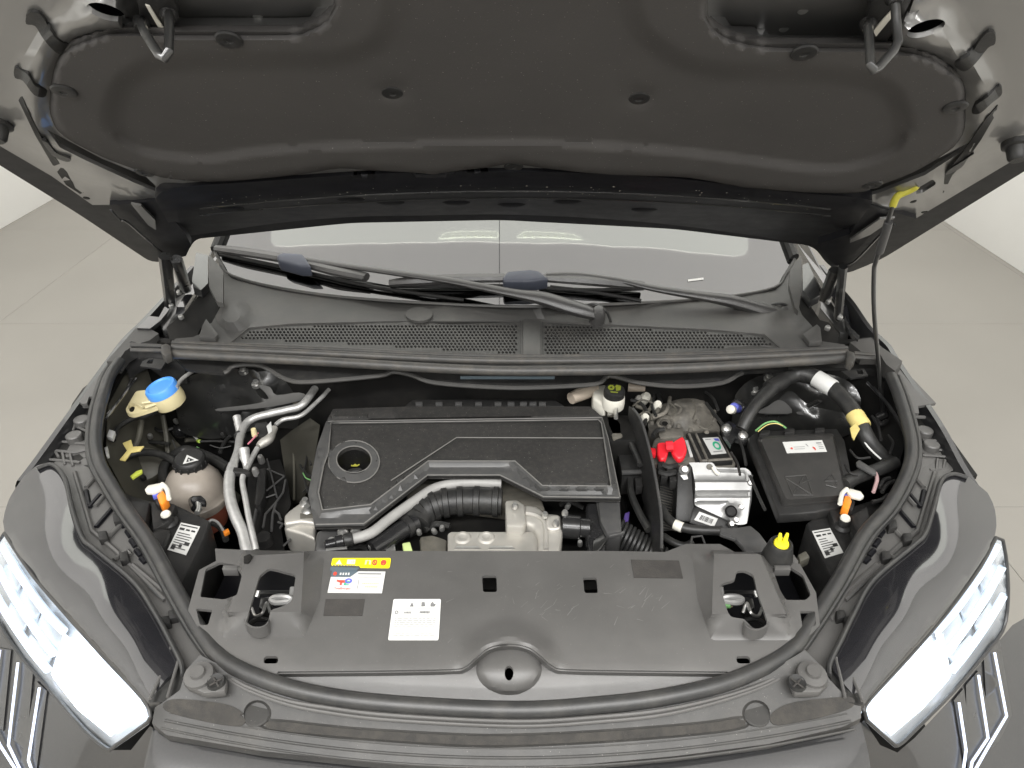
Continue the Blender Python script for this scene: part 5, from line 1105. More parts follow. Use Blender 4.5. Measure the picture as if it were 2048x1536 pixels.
# ---- air-con pipes
ac = thing('aircon_pipes', 'pair of bright aluminium air conditioning pipes running up beside the coolant tank', 'pipes', Z(.85)(490, 950))
ptube('thick_pipe', [(632, 774, .93), (612, 802, .925), (597, 814, .92), (577, 819, .917), (541, 827, .915), (508, 836, .91), (490, 850, .905), (480, 876, .9), (476, 902, .9), (466, 930, .9)], None, .0085, m_alu, ac, n=14)
ptube('thick_pipe', [(466, 930, .9), (460, 950, .9), (458, 975, .895), (462, 1005, .89), (473, 1037, .88), (485, 1063, .87), (493, 1094, .86), (498, 1120, .85)], None, [.010, .0105, .0105, .0105, .0105, .0105, .011, .011], m_alu, ac, n=14)
ptube('thin_pipe', [(658, 779, .93), (636, 802, .925), (602, 831, .92), (567, 839, .915), (551, 850, .912)], None, .0048, m_alu, ac, n=12)
ptube('thin_pipe', [(515, 896, .905), (505, 914, .9), (496, 932, .9), (487, 950, .9), (485, 966, .895), (491, 998, .89), (498, 1037, .88), (507, 1076, .87), (512, 1100, .86)], None, .0056, m_alu, ac, n=12)
ptube('pipe_fitting', [(549, 856, .912), (545, 866, .91), (538, 878, .908), (526, 886, .906), (517, 893, .905)], None, [.0075, .0075, .010, .010, .007], m_cast, ac, n=12)
for (a, b, r0, r1) in (((473, 831, .918), (480, 866, .895), .0085, .0075), ((487, 895, .918), (493, 936, .89), .0105, .0065)):
    A, B = Z(a[2])(a[0], a[1]), Z(b[2])(b[0], b[1])
    lathe('service_port', [(0, .0), (.003, .0), (.0034, -.002), (.005, -.001), (r0, -.002), (r0*1.05, -.008), (r0*.92, -.014), (r0, -.02), (r1, -(B-A).length*.8), (r1, -(B-A).length)], A, A-B, m_alu, ac, n=18)
lathe('rubber_ring', [(.010, -.005), (.0125, -.003), (.0125, .003), (.010, .005)], Z(.897)(480, 872), Z(.897)(480, 860)-Z(.897)(481, 890), m_hose, ac, n=18)
prism('pipe_clamp', [(450, 938), (460, 932), (495, 938), (500, 944), (494, 946), (460, 943), (452, 948)], Z(.908), .012, m_black, ac, bev=.002)
prism('sensor', [(510, 846), (530, 842), (545, 850), (538, 868), (518, 872), (508, 862)], Z(.905), .02, m_black, ac, bev=.003)
prism('white_tag', [(533, 852), (542, 842), (544, 862), (537, 868)], Z(.918), .003, m_white, ac, bev=.0005)
ptube('wire', [(516, 866), (506, 878), (496, 888)], Z(.905), .0018, mat('pink wire', (.6, .2, .25), rough=.4), ac, n=6)
lathe('gold_plug', [(0, .008), (.005, .008), (.006, 0), (.006, -.01)], Z(.912)(508, 864), (0, 0, 1), m_cream, ac, n=12)
prism('pipe_nut', [(584, 784), (594, 778), (602, 786), (598, 798), (584, 800)], Z(.915), .02, m_mudcase, ac, bev=.003)
# ---- coolant tank
ct = thing('coolant_tank', 'translucent beige coolant expansion tank with black screw cap', 'coolant tank', Z(.72)(392, 1000))
c0 = Z(.80)(392, 990)
lathe('tank', [(0, .072), (.026, .068), (.044, .056), (.056, .036), (.061, .015), (.062, 0), (.0645, -.002), (.0645, -.009), (.061, -.011), (.060, -.022)], c0, (0, 0, 1), m_tank, ct, n=40, ang=50)
lathe('coolant_level', [(.0557, -.022), (.055, -.05), (.05, -.075), (0, -.08)], c0, (0, 0, 1), m_coolant, ct, n=32)
cc_ = Z(.885)(378, 917)
cap = lathe('cap', [(0, .003), (.027, .004), (.0305, .001), (.032, -.004), (.0325, -.020), (.0305, -.022), (.0305, -.030), (.02, -.032), (.02, -.05)], cc_, (0, -.1, 1), m_black, ct, n=36)
for k in range(14):
    a = 2*math.pi*k/14; box('grip_rib', cc_+V((.0327*math.cos(a), .0327*math.sin(a), -.012)), (.003, .004, .013), m_black, cap, R=Matrix.Rotation(a, 3, 'Z'), bev=.0008, seg=1)
q = quadmap([(358, 905), (396, 905), (400, 930), (362, 930)], PL(cc_+V((0, 0, .0045)), (0, -.1, 1)))
prints('warning_triangle', q, [[(.40, .2), (.98, .62), (.1, .95)]], m_white, cap, .0004)
prints('warning_symbol', q, [[(.44, .40), (.75, .62), (.3, .8)]], m_blackink, cap, .0008)
prints('symbol_detail', q, [(.44, .55, .5, .72)], m_white, cap, .0012)
ptube('overflow_neck', [(385, 1000, .83), (390, 1016, .86), (396, 1008, .875)], None, .008, m_blackg, ct, n=12)
prism('pipe_clip', [(380, 998), (384, 991), (402, 990), (411, 998), (410, 1006), (384, 1002)], Z(.89), .012, m_blackg, ct, bev=.002)
ptube('clear_pipe', [(396, 1004), (398, 1016), (394, 1026)], Z(.885), .005, m_steel, ct, n=10)
# ---- washer filler
wf = thing('washer_filler', 'cream washer fluid filler neck with a bright blue cap', 'filler neck', Z(.93)(312, 810))
ax = V((-.24, -.10, .96)).normalized(); wc = Z(.985)(321, 774)
upv = (Z(.985)(350, 765)-Z(.985)(290, 783)); upv = ax.cross(upv)
lathe('neck', [(.030, -.004), (.0335, -.010), (.0345, -.034), (.032, -.046), (.026, -.05)], wc, ax, m_cream, wf, n=32, sx=1.0, up=upv)
lathe('cap', [(0, .0015), (.024, .0015), (.027, .0045), (.031, .004), (.0335, .0), (.034, -.014), (.032, -.0145)], wc, ax, m_blue, wf, n=36, up=upv)
prism('cap_tab', [(324, 757), (332, 752), (340, 756), (341, 764), (326, 764)], Z(.985), .008, m_blue, wf, bev=.0015)
sheet('bracket', rnd([(272, 782), (292, 780), (312, 800), (318, 812), (296, 820), (266, 829), (254, 826), (251, 818), (258, 806)], 5), ZI([(272, 782, .965), (318, 812, .955), (254, 826, .945)]), m_cream, wf, holes=[ell(263, 815, 6.5, 9, 16)], step=14, thick=.009)
ptube('bracket_rib', [(270, 806), (285, 815)], Z(.958), .003, m_cream, wf, smooth=False, n=6)
ptube('bracket_rib', [(284, 806), (310, 802)], Z(.962), .003, m_cream, wf, smooth=False, n=6)
ptube('bracket_rib', [(290, 816), (312, 808)], Z(.960), .003, m_cream, wf, smooth=False, n=6)
# ---- brake fluid reservoir
br = thing('brake_reservoir', 'small cream brake fluid reservoir with black and yellow cap', 'reservoir', Z(.92)(1230, 810))
bc = Z(.985)(1229, 780)
lathe('tank', [(.020, -.010), (.0235, -.016), (.0245, -.034), (.0235, -.044), (.012, -.05), (.008, -.085)], bc, (0, -.1, 1), m_whitep, br, n=30)
prism('side_tank', [(1184, 768), (1212, 762), (1216, 800), (1210, 812), (1186, 796)], Z(.95), .05, m_whitep, br, bev=.006, seg=3)
cb = lathe('cap', [(0, .003), (.018, .003), (.0215, .001), (.0225, -.003), (.0225, -.014)], bc, (0, -.1, 1), m_black, br, n=30)
q = quadmap([(1208, 764), (1248, 764), (1250, 792), (1207, 792)], PL(bc+V((0, 0, .0035)), (0, -.1, 1)))
prints('cap_print', q, ring_uv(.36, .4, .17, .2, .3, 10)+[[(.55, .3), (.62, .2), (.84, .3), (.8, .6), (.6, .65)], [(.3, .66), (.7, .72), (.66, .8), (.34, .76)]], mat('dull yellow ink', (.15, .17, .02), rough=.5), cb, .0005)
ptube('booster_sleeve', [(1142, 797), (1162, 788), (1188, 776)], Z(.945), [.013, .0155, .017], mat('beige sleeve', (.34, .29, .235), (.42, .355, .29), rough=.5), br, n=16, smooth=False)
ptube('booster_sleeve', [(1256, 774), (1290, 776)], Z(.945), [.011, .008], bpy.data.materials['beige sleeve'], br, n=14, smooth=False)
prism('metal_foot', [(1212, 832), (1228, 826), (1244, 848), (1246, 872), (1226, 876), (1214, 850)], Z(.93), .03, m_mudcase, br, bev=.004)
ptube('foot_pin', [(1232, 812), (1232, 836)], Z(.95), .0045, m_steel, br, n=10)
# ---- gearbox top behind the battery
gb = thing('gearbox_top', 'dust covered gearbox casing behind the battery', 'gearbox', Z(.86)(1365, 830))
sheet('casing', spl([(1296, 845), (1312, 815), (1334, 794), (1372, 790), (1404, 796), (1424, 830), (1440, 862), (1400, 872), (1345, 866), (1306, 870)], True, 3), ZI([(1296, 845, .87), (1334, 794, .90), (1404, 796, .90), (1424, 830, .88), (1440, 862, .85), (1345, 866, .87), (1370, 830, .905), (1306, 870, .85)]), m_grime, gb, step=14, thick=.05)
tube('casing_ring', [Z(.885)(*p) for p in ell(1330, 846, 15, 10, 18)], .0035, m_grime, gb, closed=True, smooth=False, n=7)
lathe('casing_hole', [(0, 0), (.006, 0), (.007, -.002)], Z(.889)(1330, 846), (0, -.1, 1), m_dark, gb, n=14)
for i, l in enumerate(([(1340, 795), (1336, 815), (1326, 828), (1300, 836)], [(1350, 808), (1362, 816), (1358, 826)], [(1318, 800), (1314, 824), (1290, 838)], [(1288, 790), (1304, 800), (1300, 818), (1284, 828)], [(1272, 812), (1290, 820), (1280, 834)])):
    ptube('cable', l, Z(.915), .0045 if i != 1 else .003, m_grime if i < 2 else m_mudcase, gb, n=8)
for x, y, r in ((1290, 796, .012), (1314, 812, .010), (1288, 838, .010), (1276, 800, .008), (1358, 784, .008)):
    lathe('pale_connector', [(0, .012), (r*.7, .012), (r, .006), (r, -.012)], Z(.915)(x, y), (rng.uniform(-.4, .4), -.4, 1), m_whitep if r > .0095 else m_cast, gb, n=12)
# ---- battery
bt = thing('battery', 'black dusty car battery with red terminal covers and a white sticker', 'battery', Z(.72)(1390, 900))
zt = .885
prism('case', [(1308, 878), (1340, 862), (1436, 860), (1472, 926), (1470, 936), (1310, 936), (1300, 905)], Z(zt), .17, m_grime, bt, bev=.004)
prism('lid_step', [(1372, 866), (1434, 864), (1466, 924), (1396, 928)], Z(zt+.008), .01, m_black, bt, bev=.002)
for l in ([(1378, 868), (1404, 926)], [(1392, 868), (1418, 926)], [(1400, 922), (1464, 918)]): ptube('lid_rib', l, Z(zt+.011), .003, m_grime, bt, smooth=False, n=6)
lq = [(1405, 876), (1437, 874), (1453, 906), (1423, 909)]
ls_ = sheet('sticker', lq, Z(zt+.0095), m_white, bt, step=900, thick=.0008)
q = quadmap(lq, Z(zt+.0095))
prints('green_ring', q, ring_uv(.62, .52, .24, .26, .55), m_greenink, ls_)
prints('blue_mark', q, [[(.62, .08), (.92, .10), (.95, .26), (.7, .22)]], m_blueink, ls_)
prints('print', q, [(.2, .84, .8, .9), (.1, .1, .45, .14)], m_lightink, ls_)
for q_, z0, a in (([(1314, 884), (1330, 882), (1340, 888), (1337, 902), (1332, 917), (1322, 920), (1314, 906)], .925, .03), ([(1339, 888), (1352, 878), (1366, 870), (1371, 880), (1375, 898), (1368, 914), (1357, 918), (1346, 905)], .928, .03)):
    prism('red_cover', q_, ZF(lambda x, y: z0-.012-(y-895)*.0004), a*.5, m_red, bt, bev=.005, seg=3)
tube('red_strap', [Z(.924)(1332, 893), Z(.926)(1346, 892)], .011, m_red, bt, smooth=False, n=8)
prism('red_flap', [(1296, 894), (1312, 896), (1312, 908), (1300, 906)], Z(.905), .012, m_red, bt, bev=.002)
prism('white_strip', [(1370, 880), (1376, 880), (1386, 912), (1380, 912)], Z(zt+.004), .004, m_white, bt, bev=.0006)
prism('terminal_plate', [(1314, 856), (1366, 854), (1368, 872), (1320, 876)], Z(zt+.004), .008, m_grime, bt, bev=.002)
tr = sheet('battery_tray', [(1316, 930), (1356, 932), (1356, 1060), (1326, 1062)], PL(Z(.88)(1335, 932), (0, -.8, .6)), m_black, bt, step=40, thick=.01, tdir=(0, .8, -.6))
for k in range(16):
    y = 972+k*5.4; ptube('tray_rib', [(1320, y), (1352, y+9)], PL(Z(.882)(1335, 932), (0, -.8, .6)), .0013, m_mudcase, bt, smooth=False, n=5)
# ---- control unit
EP = Z(.915)(1430, 930); EN = V((0, -.62, .785))
cu_ = thing('control_unit', 'silver die cast control unit bolted in front of the battery', 'control unit', Z(.85)(1445, 985))
eoU = rnd([(1376, 925), (1426, 925), (1432, 935), (1492, 936), (1502, 944), (1504, 966), (1494, 1048), (1476, 1050), (1389, 1010), (1391, 970), (1384, 933)], 5)
def eh(x, y):
    h = .0
    h += .010*sm(958, 963, y)*(1-sm(980, 990, y)) + .016*sm(990, 994, y)
    h += -.006*sm(1003, 1008, y) if x < 1458 else 0
    h += .006*frustum(ell(1462, 1023, 12, 12, 16), ell(1462, 1023, 19, 18, 16))(x, y)
    return h
def EF(f):
    def s(px, py):
        r = ray(px, py); return CAM+r*((EP+EN*f(px, py)-CAM).dot(EN)/r.dot(EN))
    return s
sheet('casting', eoU, EF(eh), m_ecu, cu_, step=6, thick=.03, tdir=tuple(-EN), ang=30)
tube('case_bead', [EF(lambda x, y: .003)(*p) for p in ((1434, 941), (1488, 942), (1494, 950), (1494, 975))], .003, m_ecu, cu_, smooth=False, n=7)
tube('case_bead', [EF(lambda x, y: .002)(*p) for p in ((1500, 950), (1498, 1000), (1489, 1046))], .005, m_ecu, cu_, smooth=False, n=7)
for x, y in ((1498, 954), (1500, 966), (1482, 1014), (1472, 1040), (1463, 1048)): lathe('case_screw', [(0, .004), (.004, .004), (.006, .001), (.006, -.004)], EF(eh)(x, y), EN, m_steel, cu_, n=12)
lathe('mount_hole', [(0, .001), (.0085, .001), (.0098, .0025), (.0115, .001), (.0115, -.003)], EF(eh)(1462, 1023)+EN*.001, EN, m_dark, cu_, n=22)
lathe('mount_hole', [(0, .001), (.004, .001), (.006, .0015), (.006, -.003)], EF(eh)(1419, 934)+EN*.001, EN, m_mudcase, cu_, n=16)
ptube('sealant_bead', [(1426, 934), (1432, 944), (1438, 948)], EF(lambda x, y: .004), .004, m_whitep, cu_, n=8)
bk = prism('bracket', [(1356, 930), (1382, 930), (1389, 1014), (1380, 1044), (1351, 1042), (1354, 980)], EF(lambda x, y: .012), .04, m_black, cu_, bev=.003, tdir=tuple(-EN))
lathe('bracket_bolt', [(0, .008), (.006, .008), (.008, .004), (.010, .002), (.010, -.002)], EF(lambda x, y: .013)(1368, 940), EN, m_steel, bk, n=14)
prism('bright_pin', [(1360, 950), (1374, 948), (1377, 958), (1368, 960)], EF(lambda x, y: .015), .004, m_alu, bk, bev=.001, tdir=tuple(-EN))
prism('bracket_foot', [(1380, 1016), (1400, 1010), (1478, 1052), (1470, 1064), (1430, 1062), (1378, 1046)], EF(lambda x, y: .006), .03, m_black, cu_, bev=.003, tdir=tuple(-EN))
bq_ = [(1399, 1023), (1436, 1037), (1428, 1054), (1388, 1040)]
bl = prism('barcode_label', bq_, EF(lambda x, y: .010), .004, m_white, cu_, bev=.0005, tdir=tuple(-EN))
q = quadmap(bq_, EF(lambda x, y: .0102)); R = []; u = .18
while u < .84:
    wd = rng.choice([.015, .03, .045]); R.append((u, .25, u+wd, .78)); u += wd+rng.choice([.015, .025])
prints('bars', q, R, m_blackink, bl)
# ---- baffle plate, cables, grey duct
bp_ = thing('baffle_plate', 'tall thin black baffle plate standing between engine cover and battery', 'baffle', Z(.8)(1300, 960))
sheet('plate', [(1258, 812), (1268, 816), (1284, 842), (1302, 910), (1316, 990), (1322, 1040), (1323, 1110), (1308, 1112), (1304, 1040), (1296, 975), (1278, 895), (1262, 835)], ZI([(1258, 812, .96), (1284, 842, .96), (1322, 1040, .915), (1323, 1110, .90), (1308, 1112, .875), (1296, 975, .90), (1262, 835, .945)]), m_black, bp_, step=14, thick=.06)
ptube('plate_edge', [(1266, 817), (1283, 843), (1302, 910), (1317, 990), (1323, 1040), (1323, 1098)], ZI([(1258, 812, .963), (1284, 842, .963), (1322, 1040, .918), (1323, 1110, .903), (1308, 1112, .878), (1296, 975, .903), (1262, 835, .948)]), .0028, m_engrim, bp_, n=7)
prism('side_box', [(1232, 890), (1280, 893), (1292, 940), (1244, 945)], Z(.89), .06, m_black, bp_, bev=.004)
prism('side_lip', [(1243, 940), (1292, 938), (1294, 943), (1244, 946)], Z(.895), .006, m_engrim, bp_, bev=.001)
cbk = thing('cable_bundle', 'black cables hanging between engine cover and baffle plate', 'cables', Z(.85)(1270, 960))
ptube('cable', [(1248, 860), (1258, 880), (1270, 905), (1280, 930)], Z(.915), .006, m_hose, cbk, n=8)
ptube('cable', [(1262, 950), (1262, 985), (1278, 1025), (1298, 1060)], Z(.87), .0075, m_hose, cbk, n=8)
prism('plug', [(1270, 955), (1284, 953), (1286, 972), (1272, 975)], Z(.885), .02, m_black, cbk, bev=.002)
prism('orange_clip', [(1233, 870), (1238, 868), (1241, 880), (1236, 882)], Z(.91), .006, m_orange, cbk, bev=.001)
prism('violet_plug', [(1249, 1026), (1260, 1022), (1256, 1046), (1245, 1050)], Z(.85), .02, m_purple, cbk, bev=.002)
fcab = thing('taped_cable', 'thick black cable with a white tape band below the control unit', 'cable', Z(.84)(1370, 1050))
ptube('sheath', [(1322, 1014), (1330, 1030), (1344, 1044), (1366, 1055), (1396, 1060), (1444, 1062)], Z(.89), .0088, m_hose, fcab, n=12)
A, B = Z(.89)(1350, 1049), Z(.89)(1364, 1055); lathe('white_tape', [(.0094, -.008), (.0097, -.007), (.0097, .007), (.0094, .008)], (A+B)/2, B-A, m_whitep, fcab, n=18)
ptube('lower_sheath', [(1326, 1072), (1345, 1084), (1368, 1092), (1384, 1086)], Z(.875), .007, m_hose, fcab, n=10)
ptube('wire_loop', [(1382, 1090), (1384, 1074), (1404, 1072), (1410, 1088)], Z(.90), .002, m_engrim, fcab, smooth=False, n=6)
gd = thing('grey_duct', 'bent flat grey plastic duct behind the radiator cover on the right', 'duct', Z(.9)(1490, 1080))
prism('duct_top', [(1441, 1054), (1470, 1055), (1501, 1050), (1520, 1066), (1538, 1090), (1524, 1104), (1492, 1104), (1484, 1090), (1468, 1074), (1440, 1064)], Z(.935), .012, m_engrim, gd, bev=.003)
prism('duct_lip', [(1440, 1063), (1468, 1073), (1472, 1079), (1440, 1068)], Z(.94), .006, m_engrim, gd, bev=.001)
# ---- rubber mount with yellow pin
rm = thing('rubber_mount', 'black cone shaped rubber mount topped by a yellow two pronged pin', 'rubber mount', Z(.93)(1562, 1115))
rc = Z(1.0)(1563, 1086)
lathe('cone', [(0, -.006), (.012, -.006), (.0135, 0), (.0165, 0), (.018, -.003), (.0245, -.034), (.0245, -.045)], rc, (0, -.05, 1), m_hose, rm, n=30)
yp = lathe('yellow_pin', [(0, .003), (.010, .003), (.0115, .0), (.0115, -.006)], rc, (0, -.05, 1), m_yplast, rm, n=22)
for dx in (-.0045, .0045): lathe('prong', [(0, .017), (.0022, .0165), (.003, .012), (.0035, .0), (.0035, -.002)], rc+V((dx, .0, .003)), (dx*12, 0, 1), m_yplast, yp, n=10, up=(0, 1, 0))
prism('base_plate', [(1538, 1112), (1560, 1104), (1588, 1108), (1598, 1122), (1590, 1136), (1546, 1134)], Z(.962), .008, m_plast, rm, bev=.002)
prism('side_tab', [(1596, 1108), (1612, 1100), (1621, 1114), (1600, 1124)], Z(.90), .02, m_olive, rm, bev=.003)
# ---- fuse box
fb = thing('fuse_box', 'square black fuse box with a white label on its lid', 'fuse box', Z(.8)(1600, 940))
zf = lambda x, y: .955-(y-870)*.00012
prism('base', [(1496, 876), (1512, 862), (1674, 856), (1690, 880), (1712, 990), (1700, 1012), (1634, 1024), (1558, 1030)], ZF(lambda x, y: zf(x, y)-.016), .022, m_black, fb, bev=.004)
lid_i, lid_o = rnd([(1520, 876), (1664, 870), (1690, 990), (1573, 1000)], 10), rnd([(1513, 872), (1668, 866), (1697, 997), (1567, 1008)], 10)
lf = frustum(lid_i, lid_o)
lid = sheet('lid', lid_o, ZF(lambda x, y: zf(x, y)-.009+.009*min(1, lf(x, y)*1.5)), m_engrim, fb, step=10, thick=.012, ang=40, lines=[['c']+lid_i])
lid.data.materials[0] = mat('fuse lid plastic', (.03, .029, .028), (.037, .036, .0345), ns=8, rough=.42, bump=.12, bs=1200, dust=.15, dustc=(.12, .11, .1), ds=40)
lq = [(1565, 884), (1644, 880), (1654, 903), (1574, 906)]
ls_ = sheet('label', lq, ZF(lambda x, y: zf(x, y)+.0012), m_white, fb, step=900, thick=.0008)
q = quadmap(lq, ZF(lambda x, y: zf(x, y)+.0012))
prints('red_mark', q, ring_uv(.16, .62, .03, .1, .0, 8)+[[(.68, .6), (.7, .55), (.74, .62), (.75, .85), (.72, .86)]], m_redink, ls_)
prints('print', q, [(.22, .5, .5, .54), (.22, .68, .48, .72), (.82, .2, .95, .3), (.84, .4, .96, .44), (.84, .55, .96, .6), (.84, .7, .96, .75)]+[[(.54, .3), (.56, .28), (.6, .5), (.58, .52)]], m_lightink, ls_)
def emboss(lines):
    for l in lines: tube('embossed_line', [ZF(lambda x, y: zf(x, y)+.0004)(*p) for p in l], .0011, lid.data.materials[0], lid, smooth=False, n=5)
emboss([[(1570, 953), (1586, 990)], [(1570, 953), (1612, 950)], [(1612, 950), (1626, 990)], [(1586, 990), (1626, 990)], [(1574, 958), (1622, 988)], [(1586, 988), (1608, 952)], [(1600, 968), (1622, 958)], [(1650, 962), (1664, 948)], [(1664, 948), (1674, 970)], [(1650, 962), (1676, 962)], [(1652, 970), (1672, 975)]])
for p in ((1530, 860), (1580, 857), (1640, 855)): prism('lid_catch', [(p[0]-10, p[1]), (p[0]+10, p[1]-1), (p[0]+10, p[1]+7), (p[0]-10, p[1]+8)], Z(.952), .02, m_black, fb, bev=.002)
for x, y in ((1453, 857), (1486, 871)): lathe('bracket_bolt', [(0, .01), (.005, .01), (.007, .006), (.010, .003), (.010, -.004)], Z(.93)(x, y), (0, -.2, 1), m_steel, fb, n=14)
sheet('bracket', [(1442, 850), (1458, 842), (1490, 858), (1500, 880), (1488, 885), (1470, 876), (1462, 890), (1448, 870)], Z(.925), m_blackg, fb, step=20, thick=.01)
# ---- wiring loom
wlm = thing('wiring_loom', 'thick black taped wiring loom arching behind the fuse box', 'wiring', Z(.95)(1620, 790))
lp = [(1484, 858, .95), (1497, 832, .97), (1514, 806, .985), (1551, 770, .995), (1582, 752, 1.0), (1606, 748, 1.005), (1630, 755, 1.005), (1661, 774, 1.0), (1694, 806, .99), (1717, 842, .975), (1732, 872, .96), (1750, 898, .94), (1774, 920, .92)]
ptube('loom_body', lp, None, [.013, .013, .014, .0155, .0165, .0175, .0175, .017, .017, .0165, .0155, .015, .014], m_hose, wlm, n=16, k=5)
for i in range(9):
    t = .1+i*.1
def at_loom(k):
    a, b = lp[k], lp[k+1]; return Z(a[2])(a[0], a[1]), Z(b[2])(b[0], b[1])
A, B = at_loom(6); M_ = A.lerp(B, .62); lathe('white_tag', [(.0183, -.021), (.0186, -.020), (.0186, .020), (.0183, .021)], M_, B-A, m_white, wlm, n=24)
A, B = at_loom(8); M_ = A.lerp(B, .98); lathe('yellow_tape', [(.0172, -.017), (.0182, -.010), (.0178, .0), (.0184, .011), (.0172, .017)], M_, (B-A), m_tape, wlm, n=20)
sheet('tape_tail', [(1700, 856), (1712, 846), (1720, 858), (1712, 872), (1708, 880), (1704, 874)], Z(.985), m_tape, wlm, step=8, thick=.002)
A, B = at_loom(5); lathe('tape_wrap', [(.0179, -.03), (.0183, -.028), (.0183, .008), (.0179, .01)], A, B-A, m_black, wlm, n=20)
A, B = at_loom(3); lathe('tape_wrap', [(.0163, -.02), (.0167, -.018), (.0175, .022), (.0170, .026)], A, B-A, m_black, wlm, n=20)
ptube('white_wire', [(1722, 862, .965), (1730, 885, .955), (1745, 903, .945), (1762, 918, .935)], None, .0018, m_white, wlm, n=6)
ptube('green_wire', [(1512, 861), (1530, 847), (1548, 843), (1560, 848), (1572, 856)], Z(.962), .002, m_green, wlm, n=7)
ptube('yellow_wire', [(1516, 863), (1534, 850), (1552, 847), (1566, 852)], Z(.966), .0011, m_tape, wlm, n=6)
ptube('loom_branch', [(1688, 970), (1706, 958), (1730, 948), (1760, 938), (1790, 925)], Z(.935), .013, m_hose, wlm, n=12)
prism('flat_tie', [(1712, 924), (1718, 919), (1752, 940), (1754, 948), (1746, 948), (1714, 930)], Z(.955), .006, m_engrim, wlm, bev=.0015)
ptube('striped_wire', [(1751, 946), (1754, 960), (1747, 984)], Z(.94), .0035, mat('pink striped wire', (.45, .3, .3), rough=.4), wlm, n=7)
for l in ([(1758, 975), (1768, 960), (1780, 956)], [(1764, 984), (1775, 968), (1790, 962)], [(1744, 1004), (1762, 1000), (1776, 990)]): ptube('wire', l, Z(.93), .004, m_black, wlm, n=7)
bcn = thing('blue_connector', 'blue plug with a white end beside the black loom', 'connector', Z(.93)(1464, 818))
lathe('blue_body', [(.009, -.02), (.010, -.018), (.010, .004), (.008, .006)], Z(.945)(1469, 815), (-.55, -.55, .5), m_blueink, bcn, n=18)
lathe('white_end', [(.008, 0), (.0095, .001), (.0095, .012), (.006, .014), (0, .0135)], Z(.945)(1465, 820), (-.55, -.55, .5), m_whitep, bcn, n=18)
lathe('black_collar', [(.012, -.012), (.016, -.010), (.016, .0), (.012, .003)], Z(.935)(1474, 812), (-.55, -.55, .5), m_blackg, bcn, n=20)
# ---- white and orange plugs behind the headlamps
for sx, wq, arm, oq, l in ((1, [(289, 978), (296, 970), (320, 965), (330, 970), (322, 978), (306, 984), (292, 984)], [(324, 968), (334, 978), (338, 998)], [(313, 990), (326, 980), (336, 996), (324, 1010), (318, 1004)], 'white and orange plug beside the coolant tank'),
                        (-1, [(1692, 978), (1700, 976), (1722, 982), (1729, 992), (1722, 996), (1704, 992), (1696, 985)], [(1694, 978), (1684, 988), (1680, 1008)], [(1690, 990), (1700, 992), (1704, 1002), (1698, 1020), (1684, 1012)], 'white and orange plug in front of the fuse box')):
    cn = thing('lamp_plug', l, 'connector', Z(.92)(*oq[0]), 'white and orange plugs behind the headlamps')
    prism('white_clip', wq, Z(.945), .008, m_whitep, cn, bev=.002)
    ptube('clip_arm', arm, Z(.945), .0042, m_whitep, cn, n=8)
    prism('orange_lock', oq, Z(.94), .02, m_orange, cn, bev=.002)
    prism('plug_body', [(x-7*sx, y+2) for x, y in oq], Z(.93), .03, m_black, cn, bev=.003)
    prism('blue_seal', [(oq[0][0]-10*sx, oq[0][1]-6), (oq[0][0]+2*sx, oq[0][1]-8), (oq[0][0]+4*sx, oq[0][1]), (oq[0][0]-8*sx, oq[0][1]+2)], Z(.938), .01, m_blueink, cn, bev=.001)
# ---- small wiring on the left
lw = thing('side_wiring', 'black wiring with tape flags and white tags along the left wing', 'wiring', Z(.85)(280, 880))
prism('tape_flag', [(245, 886), (262, 879), (266, 893), (288, 892), (280, 901), (262, 904), (250, 921), (239, 919), (254, 901)], Z(.925), .003, m_tape, lw, bev=.0005)
prism('white_tag', [(213, 872), (218, 858), (230, 862), (225, 876)], Z(.945), .01, m_white, lw, bev=.001)
prism('white_tag', [(208, 895), (215, 892), (217, 908), (212, 910)], Z(.94), .01, m_white, lw, bev=.001)
ptube('hose', [(318, 820), (290, 832), (262, 838), (236, 856), (226, 880)], Z(.92), .0058, m_hose, lw, n=9)
ptube('hose', [(352, 775), (362, 760), (380, 746), (410, 728)], Z(.985), .0042, m_greyhose, lw, n=9)
ptube('hose', [(222, 950), (245, 920), (270, 908), (300, 905), (330, 912), (352, 924)], Z(.86), .008, m_hose, lw, n=10)
ptube('hose', [(330, 968), (326, 950), (330, 930), (346, 912), (368, 900), (395, 905), (430, 920), (456, 936)], Z(.83), .0105, m_hose, lw, n=12)
lathe('black_gland', [(0, .02), (.008, .018), (.016, .012), (.019, .004), (.019, -.008)], ZI([(215, 800, .95), (330, 830, .82), (420, 900, .70), (361, 860, .79)])(361, 860), (.1, -.6, .7), m_blackg, lw, n=22)
ptube('gland_wire', [(376, 862, .80), (388, 872, .79), (398, 882, .78)], None, .0028, m_greyhose, lw, n=7)
lathe('green_end', [(0, .012), (.004, .012), (.005, 0), (.004, -.006)], Z(.785)(397, 882), (.4, -.5, .3), mat('lime plastic', (.35, .5, .06), rough=.4), lw, n=12)
prism('green_clip', [(382, 900), (394, 892), (400, 896), (390, 906)], Z(.79), .008, m_green, lw, bev=.001)
ptube('wire', [(400, 883), (430, 882), (470, 884)], Z(.79), .003, m_hose, lw, n=7)
prism('lime_clip', [(260, 952), (272, 942), (284, 938), (284, 943), (270, 952), (264, 956)], Z(.90), .006, mat('lime clip', (.55, .62, .08), rough=.4), lw, bev=.001)
lathe('horn', [(0, .012), (.02, .014), (.038, .008), (.042, 0), (.04, -.02)], Z(.80)(290, 930), (.2, -.5, .8), m_olive, lw, n=30)
ptube('loom', [(418, 1045), (434, 1050), (446, 1062), (452, 1080)], Z(.83), .006, m_hose, lw, n=8)
